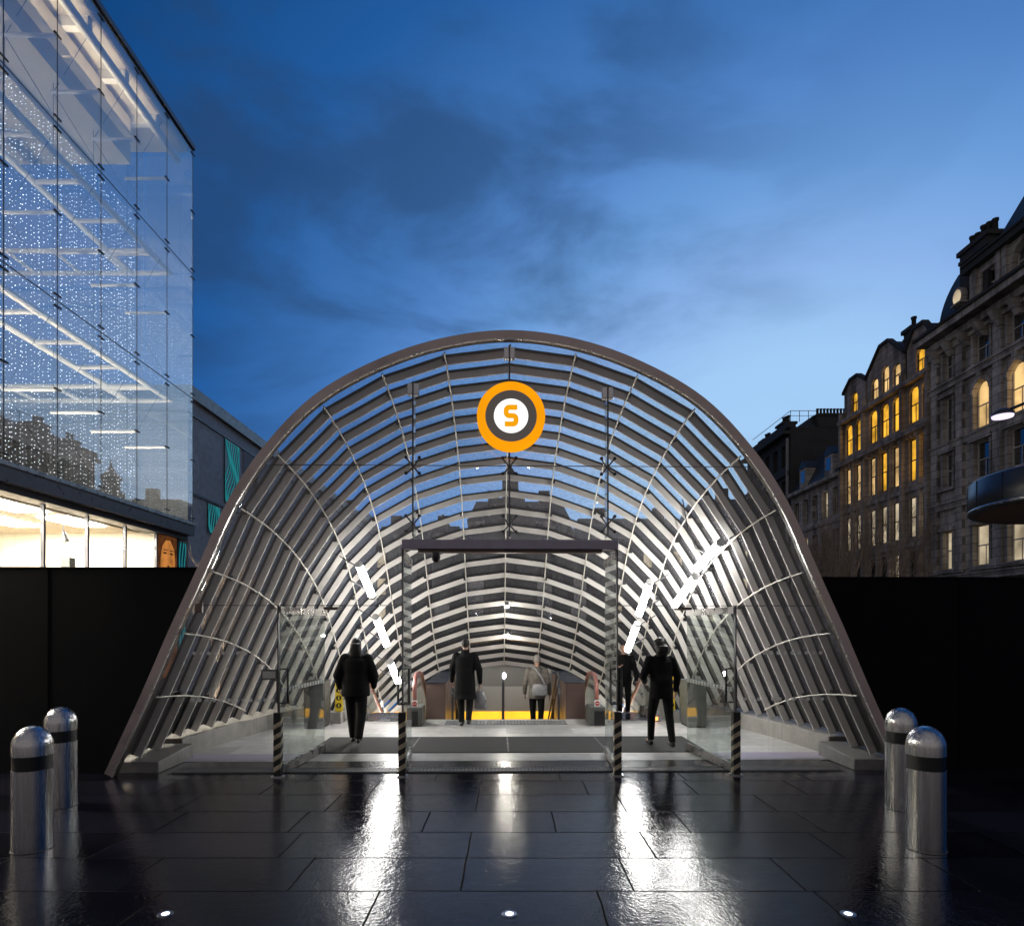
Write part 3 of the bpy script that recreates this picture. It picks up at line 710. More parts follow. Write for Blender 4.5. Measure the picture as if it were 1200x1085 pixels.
# vertical glass fins with spider fittings
for x, zb, zt_ in ((gx(483), zt + .06, gz(447)), (gx(596), zt + .06, gz(404)), (gx(712), zt + .06, gz(450))):
    q = MB(); q.box((x - .008, YG + .02, zb), (x + .008, YG + .22, zt_), 'balustrade_glass'); q.build('glass_fin', scn)
    q = MB(); q.box((x - .010, YG + .012, zb), (x + .010, YG + .019, zt_), 'dark_metal'); q.build('fin_seal', scn)
    q = MB(); q.box((x - .07, YG + .02, zt_ - .17), (x + .07, YG + .10, zt_ - .02), 'steel'); q.build('fin_clamp', scn, bevel=.008)
    for z in (zs, zs + .14 if False else zs, zt + .22):
        q = MB()
        for sx in (-1, 1):
            for sz in (-1, 1):
                q.tube([(x, YG + .06, z), (x + sx * .05, YG + .05, z + sz * .06), (x + sx * .085, YG + .016, z + sz * .10)], .011, 'dark_metal', 6)
                q.lathe([(.022, -.008), (.022, .006)], (x + sx * .085, YG - .004, z + sz * .10), 'dark_metal', 12, axis='Y')
        q.ball((x, YG + .05, z), .026, 'dark_metal', 10, 8); q.build('spider_fitting', scn)
# transom
q = MB(); q.box((xP[1] - .0, YG - .07, gz(644)), (xP[2], YG + .10, gz(633)), 'transom_metal'); q.build('transom', scn, bevel=.006)
q = MB(); q.box((xP[1] + .2, YG - .03, gz(647.5)), (xP[2] - .2, YG + .09, gz(644) - .002), 'brown_panel'); q.build('transom_track', scn)
q = MB(); q.box((gx(590), YG - .078, gz(646)), (gx(603), YG - .031, gz(644) - .004), 'black'); q.build('door_sensor', scn)
# posts with hazard tape, jamb edges above
for i, x in enumerate(xP):
    q = MB(); zt2 = gz(834)
    q.box((x - .045, YG - .05, .012), (x + .045, YG + .04, zt2), 'tape_black')
    z = .06
    while z < zt2 - .13:
        q.add([(x - .046, YG - .0515, z), (x + .046, YG - .0515, z + .055), (x + .046, YG - .0515, z + .115), (x - .046, YG - .0515, z + .06)], [(0, 1, 2, 3)], 'tape_yellow')
        for sx in (-1, 1):
            za, zb = (z + .055, z + .11) if sx > 0 else (z - .0, z - .045)
            q.add([(x + sx * .0465, YG - .05, za), (x + sx * .0465, YG + .04, zb), (x + sx * .0465, YG + .04, zb + .06), (x + sx * .0465, YG - .05, za + .06)], [(0, 1, 2, 3)], 'tape_yellow')
        z += .135
    o = q.build('door_post', scn, recalc=False)
    q = MB(); q.box((x - .07, YG - .08, 0), (x + .07, YG + .06, .014), 'steel'); q.build('base_plate', o)
    o2 = [c for c in bpy.data.objects if c.parent == o][0]; o2.location = (0, 0, 0)
    q = MB(); q.box((x - .008, YG - .012, zt2), (x + .008, YG + .028, zd if i in (0, 3) else zt), 'dark_metal'); q.build('jamb_edge', scn)
# door leaves standing open inwards
def leaf(xh, s, w, ztop_, ang, handle=True, notice=False):
    dx, dy = -s * math.sin(R(ang)) if False else s * math.cos(R(ang)), math.sin(R(ang))
    h0 = Vector((xh, YG + .03, 0)); d = Vector((dx, dy, 0)); nrm = Vector((-dy, dx, 0))
    def pt(u, z, o=0.0): return h0 + d * u + nrm * o + Vector((0, 0, z))
    def slab(q, u0, u1, z0, z1, t, m): q.hexa([pt(u0, z0, -t), pt(u1, z0, -t), pt(u1, z0, t), pt(u0, z0, t), pt(u0, z1, -t), pt(u1, z1, -t), pt(u1, z1, t), pt(u0, z1, t)], m)
    q = MB(); slab(q, 0, w, .13, ztop_ - .10, .006, 'balustrade_glass'); door = q.build('door', scn)
    def sub(q, nm):
        o = q.build(nm, scn); o.parent = door; o.location = (0, 0, 0); return o
    q = MB(); slab(q, 0, w, .02, .13, .022, 'rim_edge'); sub(q, 'bottom_rail')
    q = MB(); slab(q, 0, w, ztop_ - .10, ztop_ - .01, .022, 'rim_edge'); sub(q, 'top_rail')
    q = MB(); slab(q, -.004, .012, .13, ztop_ - .1, .009, 'dark_metal'); sub(q, 'edge_seal')
    if handle:
        for o_ in (-.07, .07):
            q = MB(); u = .10
            q.tube([pt(u, .92, o_ * .1), pt(u, .92, o_), pt(u, 1.36, o_), pt(u, 1.36, o_ * .1)], .014, 'black', 8); sub(q, 'handle')
    q = MB()
    for k in range(int(w / .1)): slab(q, .08 + k * .1, .13 + k * .1, 1.06, 1.115, .008, 'white_paint')
    sub(q, 'visibility_strip')
    if notice:
        q = MB(); slab(q, .10, .62, .72, .95, .009, 'amber_notice'); sub(q, 'notice')
mat('amber_notice', (.85, .40, .03), .5, 0, .05)
leaf(xP[0], -1, 1.55, zd, 96)
leaf(xP[3], 1, 1.55, zd, 96)
leaf(xP[1], 1, 1.30, zt - .10, 93)
leaf(xP[2], -1, 1.30, zt - .10, 93)
# square pull frames on the inner door edges
for x in (xP[1] + .03, xP[2] - .03):
    q = MB(); z0, z1 = gz(824), gz(797); w = .07
    q.tube([(x - w, YG - .09, z0), (x + w, YG - .09, z0), (x + w, YG - .09, z1), (x - w, YG - .09, z1), (x - w, YG - .09, z0)], .011, 'black', 8)
    q.tube([(x, YG - .09, z0), (x, YG + .03, z0)], .010, 'black', 6); q.tube([(x, YG - .09, z1), (x, YG + .03, z1)], .010, 'black', 6)
    q.build('pull_handle', scn)
# white manifestation dots on the side panes
for s in (-1, 1):
    for zz, xa, xb in ((gz(765), 230, 305), (gz(819.5), 228, 322)):
        for k in range(int((xb - xa) / 8.4) + 1):
            q = MB(); q.lathe([(.024, -.002), (.024, 0)], (s * abs(gx(xa + k * 8.4)), YG - .002, zz), 'white_paint', 14, axis='Y'); q.build('visibility_dot', scn)
# a long plate notice by the door
q = MB(); q.box((gx(307), YG - .006, gz(796)), (gx(326), YG - .001, gz(784)), 'cabinet_grey'); q.box((gx(309), YG - .009, gz(794)), (gx(324), YG - .0065, gz(786)), 'end_panel'); q.build('door_plate', scn)
# security camera
t = thing('security_camera', (gx(510), YG + .02, gz(648)), 'dark dome security camera under the door transom', 'security camera'); STATION.append(t)
q = MB(); q.lathe([(.055, gz(648)), (.055, gz(652))], (gx(510), YG + .02, 0), 'dark_metal', 16); q.build('mount', t)
q = MB(); q.ball((gx(510), YG + .02, gz(653)), (.058, .058, .07), 'black', 14, 10); q.build('dome', t)
for x in (gx(240),):
    q = MB(); q.box((gx(233), YG - .05, gz(718)), (gx(241), YG - .012, gz(707)), 'brown_panel'); q.build('glass_clamp', scn)
for x in (gx(366), gx(827)):
    q = MB(); q.box((x - .10, YG + .9, zd - .03), (x + .10, YG + 1.1, zd + .01), 'brown_panel'); q.build('door_closer', scn)

# ------------------------------------------------------------------ round S sign
ys = YG - .20; xs, zsn = (597.5 - 597) * ys / F, EYE + (CY - 489) * ys / F
r1 = 39.8 * ys / F; sg = thing('station_sign', (xs, ys, zsn - r1), 'round illuminated orange ring sign with the letter S on white', 'station sign'); STATION.append(sg)
def ringY(r_in, r_out, y, th, m, nm):
    q = MB(); n = 72; vs = []
    for k in range(n):
        a = 2 * math.pi * k / n; c, s = math.cos(a), math.sin(a)
        vs += [(xs + r_in * c, y, zsn + r_in * s), (xs + r_out * c, y, zsn + r_out * s), (xs + r_out * c, y + th, zsn + r_out * s), (xs + r_in * c, y + th, zsn + r_in * s)]
    fs = []
    for k in range(n):
        j = (k + 1) % n
        for e in range(4): fs.append((k * 4 + e, k * 4 + (e + 1) % 4, j * 4 + (e + 1) % 4, j * 4 + e))
    q.add(vs, fs, m); return q.build(nm, sg)
ringY(r1 * .755, r1, ys - .06, .12, 'sign_orange', 'outer_ring')
ringY(r1 * .505, r1 * .753, ys - .055, .11, 'sign_dark', 'dark_ring')
q = MB(); q.lathe([(r1 * .503, -.057), (r1 * .503, .05)], (xs, ys, zsn), 'sign_white', 64, axis='Y'); q.build('white_disc', sg)
q = MB(); q.lathe([(r1 * .97, .0), (r1 * .97, .02)], (xs, ys + .062, zsn), 'dark_metal', 48, axis='Y'); q.tube([(xs, ys + .08, zsn + .1), (xs, YG - .005, zsn + .1)], .03, 'dark_metal'); q.tube([(xs, ys + .08, zsn - .2), (xs, YG - .005, zsn - .2)], .03, 'dark_metal'); q.build('back_plate', sg)
# S as a thick squarish stroke
SW, SH, TH = .092, .134, .061      # half width, half height, stroke
def spath():
    pts = []
    w, h = SW - TH / 2, SH - TH / 2; r = .040
    def arc(cx, cz, a0, a1):
        for k in range(7):
            a = R(a0 + (a1 - a0) * k / 6); pts.append((cx + r * math.cos(a), cz + r * math.sin(a)))
    pts.append((w + .016, h)); arc(-w + r, h - r, 90, 180); arc(-w + r, r, 180, 270)
    arc(w - r, -r, 90, 0); arc(w - r, -h + r, 0, -90); pts.append((-w - .018, -h))
    return pts
sp = spath(); q = MB(); L_, R_ = [], []
for k, p in enumerate(sp):
    a = sp[max(k - 1, 0)]; b = sp[min(k + 1, len(sp) - 1)]; tx, tz = b[0] - a[0], b[1] - a[1]; l = math.hypot(tx, tz)
    nx, nz = -tz / l * TH / 2, tx / l * TH / 2
    L_.append((p[0] + nx, p[1] + nz)); R_.append((p[0] - nx, p[1] - nz))
vs = []; fs = []
for (a, b) in zip(L_, R_): vs += [(xs + a[0], ys - .068, zsn + a[1]), (xs + b[0], ys - .068, zsn + b[1]), (xs + b[0], ys - .055, zsn + b[1]), (xs + a[0], ys - .055, zsn + a[1])]
for k in range(len(sp) - 1):
    for e in range(4): fs.append((k * 4 + e, k * 4 + (e + 1) % 4, k * 4 + 4 + (e + 1) % 4, k * 4 + 4 + e))
fs += [(0, 1, 2, 3), tuple(range(4 * len(sp) - 4, 4 * len(sp)))]
q.add(vs, fs, 'sign_letter'); q.build('letter', sg)

# ------------------------------------------------------------------ bollards and ground lights
def bollard(x, y, label, first=[]):
    if first:
        o = dup(first[0]); o.location = (x, y, 0)
    else:
        o = thing('bollard', (x, y, 0), label, 'bollard', 'steel bollards'); first.append(o)
        c = (x, y, 0); r = .150; h = 1.055
        q = MB(); q.lathe([(r, 0), (r, .688)], c, 'brushed', 56); q.build('body', o)
        q = MB(); q.lathe([(r - .004, .689), (r - .004, .808)], c, 'black', 56); q.build('band', o)
        prof = [(r, .809), (r, .885)] + [(r * math.cos(R(a)), .885 + (h - .885) * math.sin(R(a))) for a in range(8, 89, 8)] + [(.002, h)]
        q = MB(); q.lathe(prof, c, 'brushed', 56); q.build('cap', o)
        q = MB(); q.lathe([(r + .008, 0), (r + .008, .006)], c, 'granite', 56); q.build('base_ring', o)
    o['label'] = label; o['category'] = 'bollard'; o['group'] = 'steel bollards'
    return o
def gy(y): return EYE * F / (y - CY)
bollard((38 - CX) * gy(994) / F, gy(994), 'nearer of the two domed steel bollards on the shop window side')
bollard((71 - CX) * gy(944) / F, gy(944), 'farther of the two domed steel bollards on the shop window side')
bollard((1085 - CX) * gy(994) / F, gy(994), 'nearer of the two domed steel bollards on the stone building side')
bollard((1056 - CX) * gy(946) / F, gy(946), 'farther of the two domed steel bollards on the stone building side, half hidden')
for x, lab in ((194, 'small round light set in the paving on the shop window side'), (597, 'small round light set in the paving in line with the sign'), (994, 'small round light set in the paving on the stone building side')):
    y = gy(1071); X = (x - CX) * y / F
    t = thing('ground_light', (X, y, 0), lab, 'ground light', 'round lights set in the paving')
    q = MB(); q.lathe([(.05, .0), (.05, .006)], (X, y, 0), 'steel', 20); q.build('ring', t)
    q = MB(); q.lathe([(.026, .006), (.020, .009)], (X, y, 0), 'ground_led', 16); q.build('lens', t)

# ------------------------------------------------------------------ hoardings
def hoard(s, top, label):
    Y = 8.42; xe = 16.0
    pts = [(s * (prof_x(z) + .15), Y, z) for z in (0, .7, 1.4, 2.1, top)]
    pts += [(s * xe, Y, top), (s * xe, Y, 0)]
    t = thing('hoarding', (s * 9, Y, 0), label, 'hoarding', 'black hoardings'); STATION.append(t)
    q = MB(); q.prism(pts, (0, .06, 0), 'hoarding'); q.build('panel', t)
    q = MB(); q.box((min(s * (prof_x(top) + .17), s * xe), Y - .012, top - .002), (max(s * (prof_x(top) + .17), s * xe), Y + .07, top + .02), 'hoarding'); q.build('capping', t)
    q = MB()
    x = 6.0
    while x < xe: q.box((s * x - .008, Y - .010, .02), (s * x + .008, Y - .002, top - .01), 'hoarding'); x += 1.22
    q.build('joint_strips', t)
hoard(-1, EYE + (CY - 666) * 8.3 / F, 'black hoarding below the lit shop windows')
hoard(1, EYE + (CY - 677.5) * 8.5 / F, 'black hoarding behind the pair of bollards on the stone building side')

# turn the station a touch
YAW = R(1.1)
MY = Matrix.Translation((0, YF, 0)) @ Matrix.Rotation(YAW, 4, 'Z') @ Matrix.Translation((0, -YF, 0))
for o in STATION:
    o.matrix_basis = MY @ Matrix.Translation(o.location)
# ------------------------------------------------------------------ people
def remesh(q, name, parent, voxel=.011, smooth=4, mat_fn=None):
    o = q.build('tmp'); wd = o.modifiers.new('w', 'WELD'); wd.merge_threshold = .00005; md = o.modifiers.new('r', 'REMESH'); md.mode = 'VOXEL'; md.voxel_size = voxel; md.use_smooth_shade = True
    ms = o.modifiers.new('s', 'SMOOTH'); ms.iterations = smooth; ms.factor = .5
    dg = bpy.context.evaluated_depsgraph_get(); me = bpy.data.meshes.new_from_object(o.evaluated_get(dg))
    me.materials.clear()
    fns = mat_fn if isinstance(mat_fn, list) else [mat_fn]
    for n, _ in fns: me.materials.append(MATS[n])
    if len(fns) > 1:
        for p in me.polygons:
            for k, (n, f) in enumerate(fns):
                if f is not None and f(p.center): p.material_index = k
    bpy.data.objects.remove(o, do_unlink=True)
    ob = bpy.data.objects.new(name, me); COL.objects.link(ob); ob.parent = parent
    return ob
def cap(q, p0, p1, r0, r1, m='skin', n=14):
    p0, p1 = Vector(p0), Vector(p1); d = (p1 - p0).normalized(); pts = []; rs = []
    for k in range(1, 6): a = R(18 * k); pts.append(p0 - d * r0 * math.cos(a)); rs.append(r0 * math.sin(a))
    for k in range(5, 0, -1): a = R(18 * k); pts.append(p1 + d * r1 * math.cos(a)); rs.append(r1 * math.sin(a))
    q.tube(pts, rs, m, n)
def loft(q, rings, m='skin', n=24, seed=0, amp=0.0):
    vs = []; fs = []; rr = random.Random(seed); ph = [rr.uniform(0, 6.28) for _ in range(4)]
    for i, (cx, cy, z, rx, ry) in enumerate(rings):
        for k in range(n):
            a = 2 * math.pi * k / n; w = 1 + amp * (math.sin(3 * a + ph[0] + i * .7) + .6 * math.sin(5 * a + ph[1] - i * 1.1))
            vs.append((cx + rx * w * math.cos(a), cy + ry * w * math.sin(a), z))
    for i in range(len(rings) - 1):
        for k in range(n): fs.append((i * n + k, i * n + (k + 1) % n, i * n + n + (k + 1) % n, i * n + n + k))
    fs += [tuple(range(n))[::-1], tuple(range(len(rings) * n - n, len(rings) * n))]
    q.add(vs, fs, m, True)
def hand(q, w, d, side, grip=.5):
    """palm, four fingers and thumb hanging from wrist w along d"""
    w = Vector(w); d = Vector(d).normalized(); fwd = Vector((0, 1, 0)); ac = (fwd - d * fwd.dot(d)).normalized(); inn = d.cross(ac) * (1 if side < 0 else -1)
    k = w + d * .085
    for j in (-1, 0, 1): cap(q, w + ac * .012 * j, k + ac * .026 * j, .017, .014)
    for i, (o, ln) in enumerate(((.033, .072), (.011, .080), (-.011, .074), (-.032, .058))):
        a = k + ac * o; b = a + (d + inn * grip * .5).normalized() * ln * .5; c = b + (d * (1 - grip) + inn * grip).normalized() * ln * .5
        cap(q, a, b, .0095, .009, n=8); cap(q, b, c, .009, .0075, n=8)
    t0 = w + d * .03 + ac * .026; t1 = t0 + (d * .6 + ac * .7 + inn * .4).normalized() * .042; t2 = t1 + (d + ac * .15 + inn * .3).normalized() * .032
    cap(q, t0, t1, .013, .011, n=8); cap(q, t1, t2, .011, .009, n=8)
def person(loc, H, rz, label, jacket='cloth_black', trouser='cloth_charcoal', hair='hair_dark', shoe='leather',
           stride=.25, arms=((-.27, .02), (.27, .02)), coat_hem=.80, flare=1.0, bulky=1.0, hairstyle='short', lean=.03, elbows=None, wrists=None, lift=0.0, collar=False):
    root = thing('person', loc, label, 'person'); ORIGIN.pop(root.name); root.rotation_euler = (0, 0, rz); k = H / 1.75; root.scale = (k, k, k)
    B = bulky; ly = lean
    hip = {s: Vector((s * .09, 0, .92)) for s in (-1, 1)}
    ank = {-1: Vector((-.085, stride, .085)), 1: Vector((.085, -stride * .9, .085 + lift + abs(stride) * .22))}
    kne = {s: (hip[s] + ank[s]) / 2 + Vector((s * .012, .05 + .03 * abs(stride), .0)) for s in (-1, 1)}
    sh = {s: Vector((s * .175, ly, 1.415)) for s in (-1, 1)}
    elb = {s: Vector((s * .265, ly - s * stride * .25 - .03, 1.14)) for s in (-1, 1)}
    wri = {s: Vector((s * .285, ly - s * stride * .45 + .05, .90)) for s in (-1, 1)}
    if elbows:
        for s, e in elbows.items(): elb[s] = Vector(e)
    if wrists:
        for s, e in wrists.items(): wri[s] = Vector(e)
    hc = Vector((0, ly * 1.5 + .015, 1.645))
    # body
    q = MB()
    loft(q, [(0, 0, .86, .11, .08), (0, 0, .92, .155, .105), (0, 0, 1.02, .145, .10), (0, ly * .5, 1.14, .130, .092), (0, ly, 1.28, .155, .105), (0, ly, 1.38, .165, .10), (0, ly, 1.44, .12, .075), (0, ly, 1.48, .06, .055)])
    cap(q, (0, ly, 1.44), hc - Vector((0, .005, .07)), .058, .052)
    q.ball(hc, (.074, .094, .112), 'skin', 20, 14); q.ball(hc + Vector((0, .03, -.055)), (.055, .062, .06), 'skin')
    cap(q, hc + Vector((0, .088, .012)), hc + Vector((0, .108, -.022)), .010, .014)          # nose
    for s in (-1, 1):
        q.ball(hc + Vector((s * .076, -.005, -.005)), (.012, .022, .032), 'skin')            # ears
        q.ball(hc + Vector((s * .03, .083, .008)), (.014, .010, .010), 'skin')
        cap(q, sh[s] + Vector((-s * .02, 0, 0)), elb[s], .052, .040); cap(q, elb[s], wri[s], .040, .026)
        hand(q, wri[s], wri[s] - elb[s], s)
        cap(q, hip[s], kne[s], .085, .056); cap(q, kne[s], ank[s], .056, .038); cap(q, ank[s], ank[s] + Vector((s * .01, .15, -.045)), .038, .032)
    cap(q, hc + Vector((-.022, .086, -.058)), hc + Vector((.022, .086, -.058)), .009, .009)   # mouth
    remesh(q, 'body', root, .0085, 3, ('skin', None))
    # trousers
    q = MB(); loft(q, [(0, 0, .84, .13, .095), (0, 0, .92, .168, .118), (0, 0, 1.02, .155, .11)])
    for s in (-1, 1):
        cap(q, hip[s], kne[s], .098 * min(B, 1.12), .068 * B); cap(q, kne[s], ank[s] + Vector((0, -.005, .02)), .068 * B, .054 * B)
    remesh(q, 'trousers', root, .014, 3, (trouser, None))
    # shoes
    for s in (-1, 1):
        q = MB(); a = ank[s]; cap(q, a + Vector((0, -.045, -.045)), a + Vector((s * .012, .165, -.052)), .040, .036); cap(q, a + Vector((0, -.01, .01)), a + Vector((0, -.01, -.04)), .046, .046)
        remesh(q, 'shoe', root, .010, 2, (shoe, None))
    # coat / jacket
    q = MB(); hem = coat_hem
    rings = [(0, -.01, hem, .185 * B * flare, .145 * B * flare), (0, -.005, hem + .1, .182 * B * (flare * .6 + .4), .142 * B)]
    for z in (1.0, 1.1):
        if z > hem + .15: rings.append((0, 0, z, .176 * B, .132 * B))
    rings += [(0, ly * .6, 1.18, .176 * B, .130 * B), (0, ly, 1.30, .198 * B, .138 * B), (0, ly, 1.39, .200 * B, .125 * B), (0, ly, 1.45, .135, .095), (0, ly + .005, 1.50, .080, .078)]
    if collar: rings += [(0, ly + .01, 1.545, .085, .088)]
    loft(q, rings, seed=int(H * 100), amp=.012)
    for s in (-1, 1):
        w2 = elb[s] + (wri[s] - elb[s]) * .97
        cap(q, sh[s], elb[s], .078 * B, .062 * B); cap(q, elb[s], w2, .062 * B, .046)
    remesh(q, 'coat', root, .014, 3, (jacket, None))
    # hair
    q = MB()
    q.ball(hc + Vector((0, -.014, .022)), (.086, .096, .108), 'skin', 20, 14)
    if hairstyle == 'bun': q.ball(hc + Vector((0, -.09, .07)), (.05, .05, .048), 'skin')
    if hairstyle == 'tousled':
        rr = random.Random(3)
        for k_ in range(26):
            a = rr.uniform(0, 6.283); e_ = rr.uniform(-1.1, 1.2); d_ = Vector((math.cos(a) * math.cos(e_) * .098, -.03 + math.sin(a) * math.cos(e_) * .098, .005 + math.sin(e_) * .115)); q.ball(hc + d_, rr.uniform(.02, .03), 'skin', 8, 6)
        q.ball(hc + Vector((0, -.03, .005)), (.104, .104, .122), 'skin', 20, 14); loft(q, [(0, -.04, 1.47, .085, .05), (0, -.04, 1.56, .10, .08), (0, -.03, 1.64, .10, .095)], seed=4, amp=.05)
    if hairstyle == 'long':
        loft(q, [(0, -.03, 1.46, .09, .05), (0, -.03, 1.58, .10, .07), (0, -.02, 1.68, .085, .08)])
    o = remesh(q, 'hair', root, .011, 2, (hair, None))
    # keep the face clear of hair
    bm = bmesh.new(); bm.from_mesh(o.data)
    bmesh.ops.delete(bm, geom=[v for v in bm.verts if v.co.y > hc.y + .045 and v.co.z < hc.z + .06], context='VERTS'); bm.to_mesh(o.data); bm.free()
    return root
def at_feet(x, y): Y = gy(y); return ((x - CX) * Y / F, Y, 0)
L1 = at_feet(417, 873)
person((L1[0], L1[1], .02), 1.69, R(4), 'person in a bulky black jacket walking away across the mat', bulky=1.28, stride=.26, collar=True, coat_hem=.80,
       elbows={-1: (-.29, -.03, 1.15), 1: (.30, .0, 1.14)}, wrists={-1: (-.29, .12, .93), 1: (.28, .14, .94)}, hairstyle='long')
L2 = at_feet(545, 852)
person((L2[0], L2[1], .01), 1.66, R(-3), 'person in a long black coat carrying a grey bag at the stair head', stride=.13, coat_hem=.56, flare=1.12, bulky=1.12, hair='hair_dark', hairstyle='bun', collar=True, lift=.05,
       wrists={1: (.30, .02, .88)}, elbows={1: (.29, -.03, 1.14)})
p3 = P(629, 768, 14.0)
person((p3.x, 14.0, p3.z - 1.72), 1.72, R(-8), 'person in a taupe jacket with a shoulder strap going down the stairs', jacket='cloth_taupe', trouser='cloth_charcoal', hair='hair_grey', stride=.14, coat_hem=.80, flare=1.05)
L4 = at_feet(775, 878)
person((L4[0], L4[1], .02), 1.70, R(2), 'person with tousled dark hair in black walking towards the escalator', stride=.34, coat_hem=.80, bulky=1.02, hairstyle='tousled', lean=.05,
       elbows={-1: (-.29, .0, 1.15), 1: (.27, .03, 1.15)}, wrists={-1: (-.22, .20, 1.05), 1: (.27, .12, .92)})
p5 = P(731, 754, 14.6)
person((p5.x, 14.6, p5.z - 1.70), 1.70, R(172), 'person in dark clothes on the escalator half hidden by the door post', stride=.04, bulky=1.0, hair='hair_dark',
       wrists={1: (.12, .26, 1.22)}, elbows={1: (.27, .05, 1.16)})
# bag in hand and shoulder strap
bx = L2[0] + .285; by = L2[1] + .03
bagt = thing('carrier_bag', (bx, by, .35), 'crumpled grey bag held by the person in the long black coat', 'bag')
q = MB(); loft(q, [(bx + .02, by, .34, .10, .045), (bx + .02, by, .38, .125, .07), (bx + .015, by, .52, .12, .065), (bx, by, .64, .085, .035), (bx, by, .70, .06, .02)], 'bag_grey', 26, 5, .05); q.build('bag_body', bagt)
q = MB(); q.tube([(bx - .05, by, .69), (bx - .02, by, .775), (bx + .01, by, .785), (bx + .05, by, .69)], .008, 'bag_grey', 6); q.build('handle', bagt)
sx, sy, sz = p3.x, 14.0, p3.z - 1.72
strap = thing('shoulder_bag', (sx, sy, sz + .95), 'grey shoulder bag slung across the person in the taupe jacket', 'bag')
q = MB(); loft(q, [(sx + .06, sy - .20, sz + .86, .14, .04), (sx + .06, sy - .20, sz + .90, .17, .055), (sx + .06, sy - .195, sz + 1.06, .16, .05), (sx + .06, sy - .19, sz + 1.11, .13, .03)], 'bag_grey', 26, 2, .03); q.build('bag_body', strap)
q = MB(); q.tube([(sx + .17, sy - .17, sz + 1.08), (sx + .10, sy - .16, sz + 1.25), (sx - .02, sy - .135, sz + 1.42), (sx - .09, sy - .03, sz + 1.49), (sx - .10, sy + .06, sz + 1.46)], .016, 'bag_grey', 6); q.build('strap', strap)

# ------------------------------------------------------------------ glass store on the shop side
XL, YC = -9.4, 18.95
PW = 1.415; ZL = [5.0, 8.67, 12.35, 16.02]; YB = [YC - PW * k for k in range(10)]
store = thing('glass_store', (-12.5, 13, 0), 'glass fronted department store with white trusses and a lit shop below', 'store building')
XB = -15.1
for k in range(9):
    for j in range(3):
        q = MB(); q.box((XL - .012, YB[k + 1] + .012, ZL[j] + .012), (XL, YB[k] - .012, ZL[j + 1] - .012), 'store_glass'); q.build('glass_pane', store)
for k in range(4):
    for j in range(3):
        xa = XL - PW * k - .012; xb = XL - PW * (k + 1) + .012
        q = MB(); q.box((xb, YC - .012, ZL[j] + .012), (xa, YC, ZL[j + 1] - .012), 'store_glass'); q.build('end_glass_pane', store)
for k in range(10):
    q = MB(); q.box((XL - .010, YB[k] - .011, ZL[0]), (XL - .002, YB[k] + .011, ZL[3]), 'black'); q.build('glass_joint', store)
for j in range(1, 4):
    q = MB(); q.box((XL - .011, YB[-1], ZL[j] - .011), (XL - .001, YC, ZL[j] + .011), 'black'); q.build('glass_joint', store)
# point fixings
q = MB(); q.box((XL + .001, -.10, -.018), (XL + .016, .10, .018), 'black'); q.lathe([(.024, 0), (.024, .02)], (XL + .001, -.08, -.01), 'black', 8); pf0 = q.build('point_fixing', store)
first = True
for k in range(10):
    for j in range(3):
        for z in (ZL[j] + .12, (ZL[j] + ZL[j + 1]) / 2, ZL[j + 1] - .12):
            o = pf0
            if not first: o = pf0.copy(); COL.objects.link(o)
            first = False; o.location = Vector((0, YB[k], z)) - ORIGIN[store.name]
for j in (1, 2):
    z = ZL[j] - .22
    for nm, x in (('front_chord', XL - .42), ('rear_chord', XL - 1.55)):
        q = MB(); q.tube([(x, YB[-1], z), (x, YC - .45, z)], .075, 'truss_white', 12); q.build(nm, store)
    for k in range(1, 10):
        q = MB(); q.tube([(XL - .42, YB[k], z), (XL - 1.55, YB[k], z)], .055, 'truss_white', 10); q.build('strut', store)
    for y in (YC - .45, YC - 1.55):
        q = MB(); q.tube([(XL - .42, y, z), (XB, y, z)], .065, 'truss_white', 12); q.build('end_chord', store)
    for k in range(1, 4):
        q = MB(); q.tube([(XL - .42 - k * 1.3, YC - .45, z), (XL - .42 - k * 1.3, YC - 1.55, z)], .05, 'truss_white', 10); q.build('end_strut', store)
for j in range(3):
    zm = (ZL[j] + ZL[j + 1]) / 2 + .0
    for k in range(1, 10):
        q = MB(); q.tube([(XL - .05, YB[k], zm), (XL - 1.15, YB[k], zm)], .04, 'truss_white', 8)
        arm = q.build('arm', store); q = MB()
        for e in (-1.55, 1.55):
            q.tube([(XL - 1.10, YB[k], zm), (XL - .15, YB[k], zm + e)], .006, 'dark_metal', 5)
            q.tube([(XL - 1.10, YB[k], zm), (XL - 1.10, YB[k], zm + e)], .006, 'dark_metal', 5)
        q.build('tie_rod', arm)
q = MB(); q.box((XB - .3, YB[-1], ZL[3] + .02), (XL + .05, YC + .06, ZL[3] + .16), 'ledge'); q.build('roof', store)
q = MB(); q.box((XB - .3, YB[-1], ZL[3] - .14), (XL - .12, YC - .1, ZL[3] + .015), 'cream'); q.build('soffit', store)
for k in range(1, 10):
    q = MB(); q.box((XB, YB[k] - .08, ZL[3] - .38), (XL - .25, YB[k] + .08, ZL[3] - .142), 'truss_white'); q.build('roof_beam', store)
q = MB(); q.box((-13.4, YB[-1], 14.4), (-10.26, 17.3, ZL[3] - .39), 'cream'); q.build('bulkhead', store)
q = MB(); q.tube([(XL - .30, YB[-1], ZL[3] - .5), (XL - .30, YC - .3, ZL[3] - .5)], .11, 'truss_white', 12); q.build('edge_beam', store)
q = MB(); q.box((XB, YB[-1], 4.62), (XL - .56, YC, 4.98), 'cream'); q.build('gallery_floor', store)
q = MB(); q.box((XB - .2, YB[-1], 4.98), (XB, YC, 7.6), 'black'); q.build('back_wall', store)
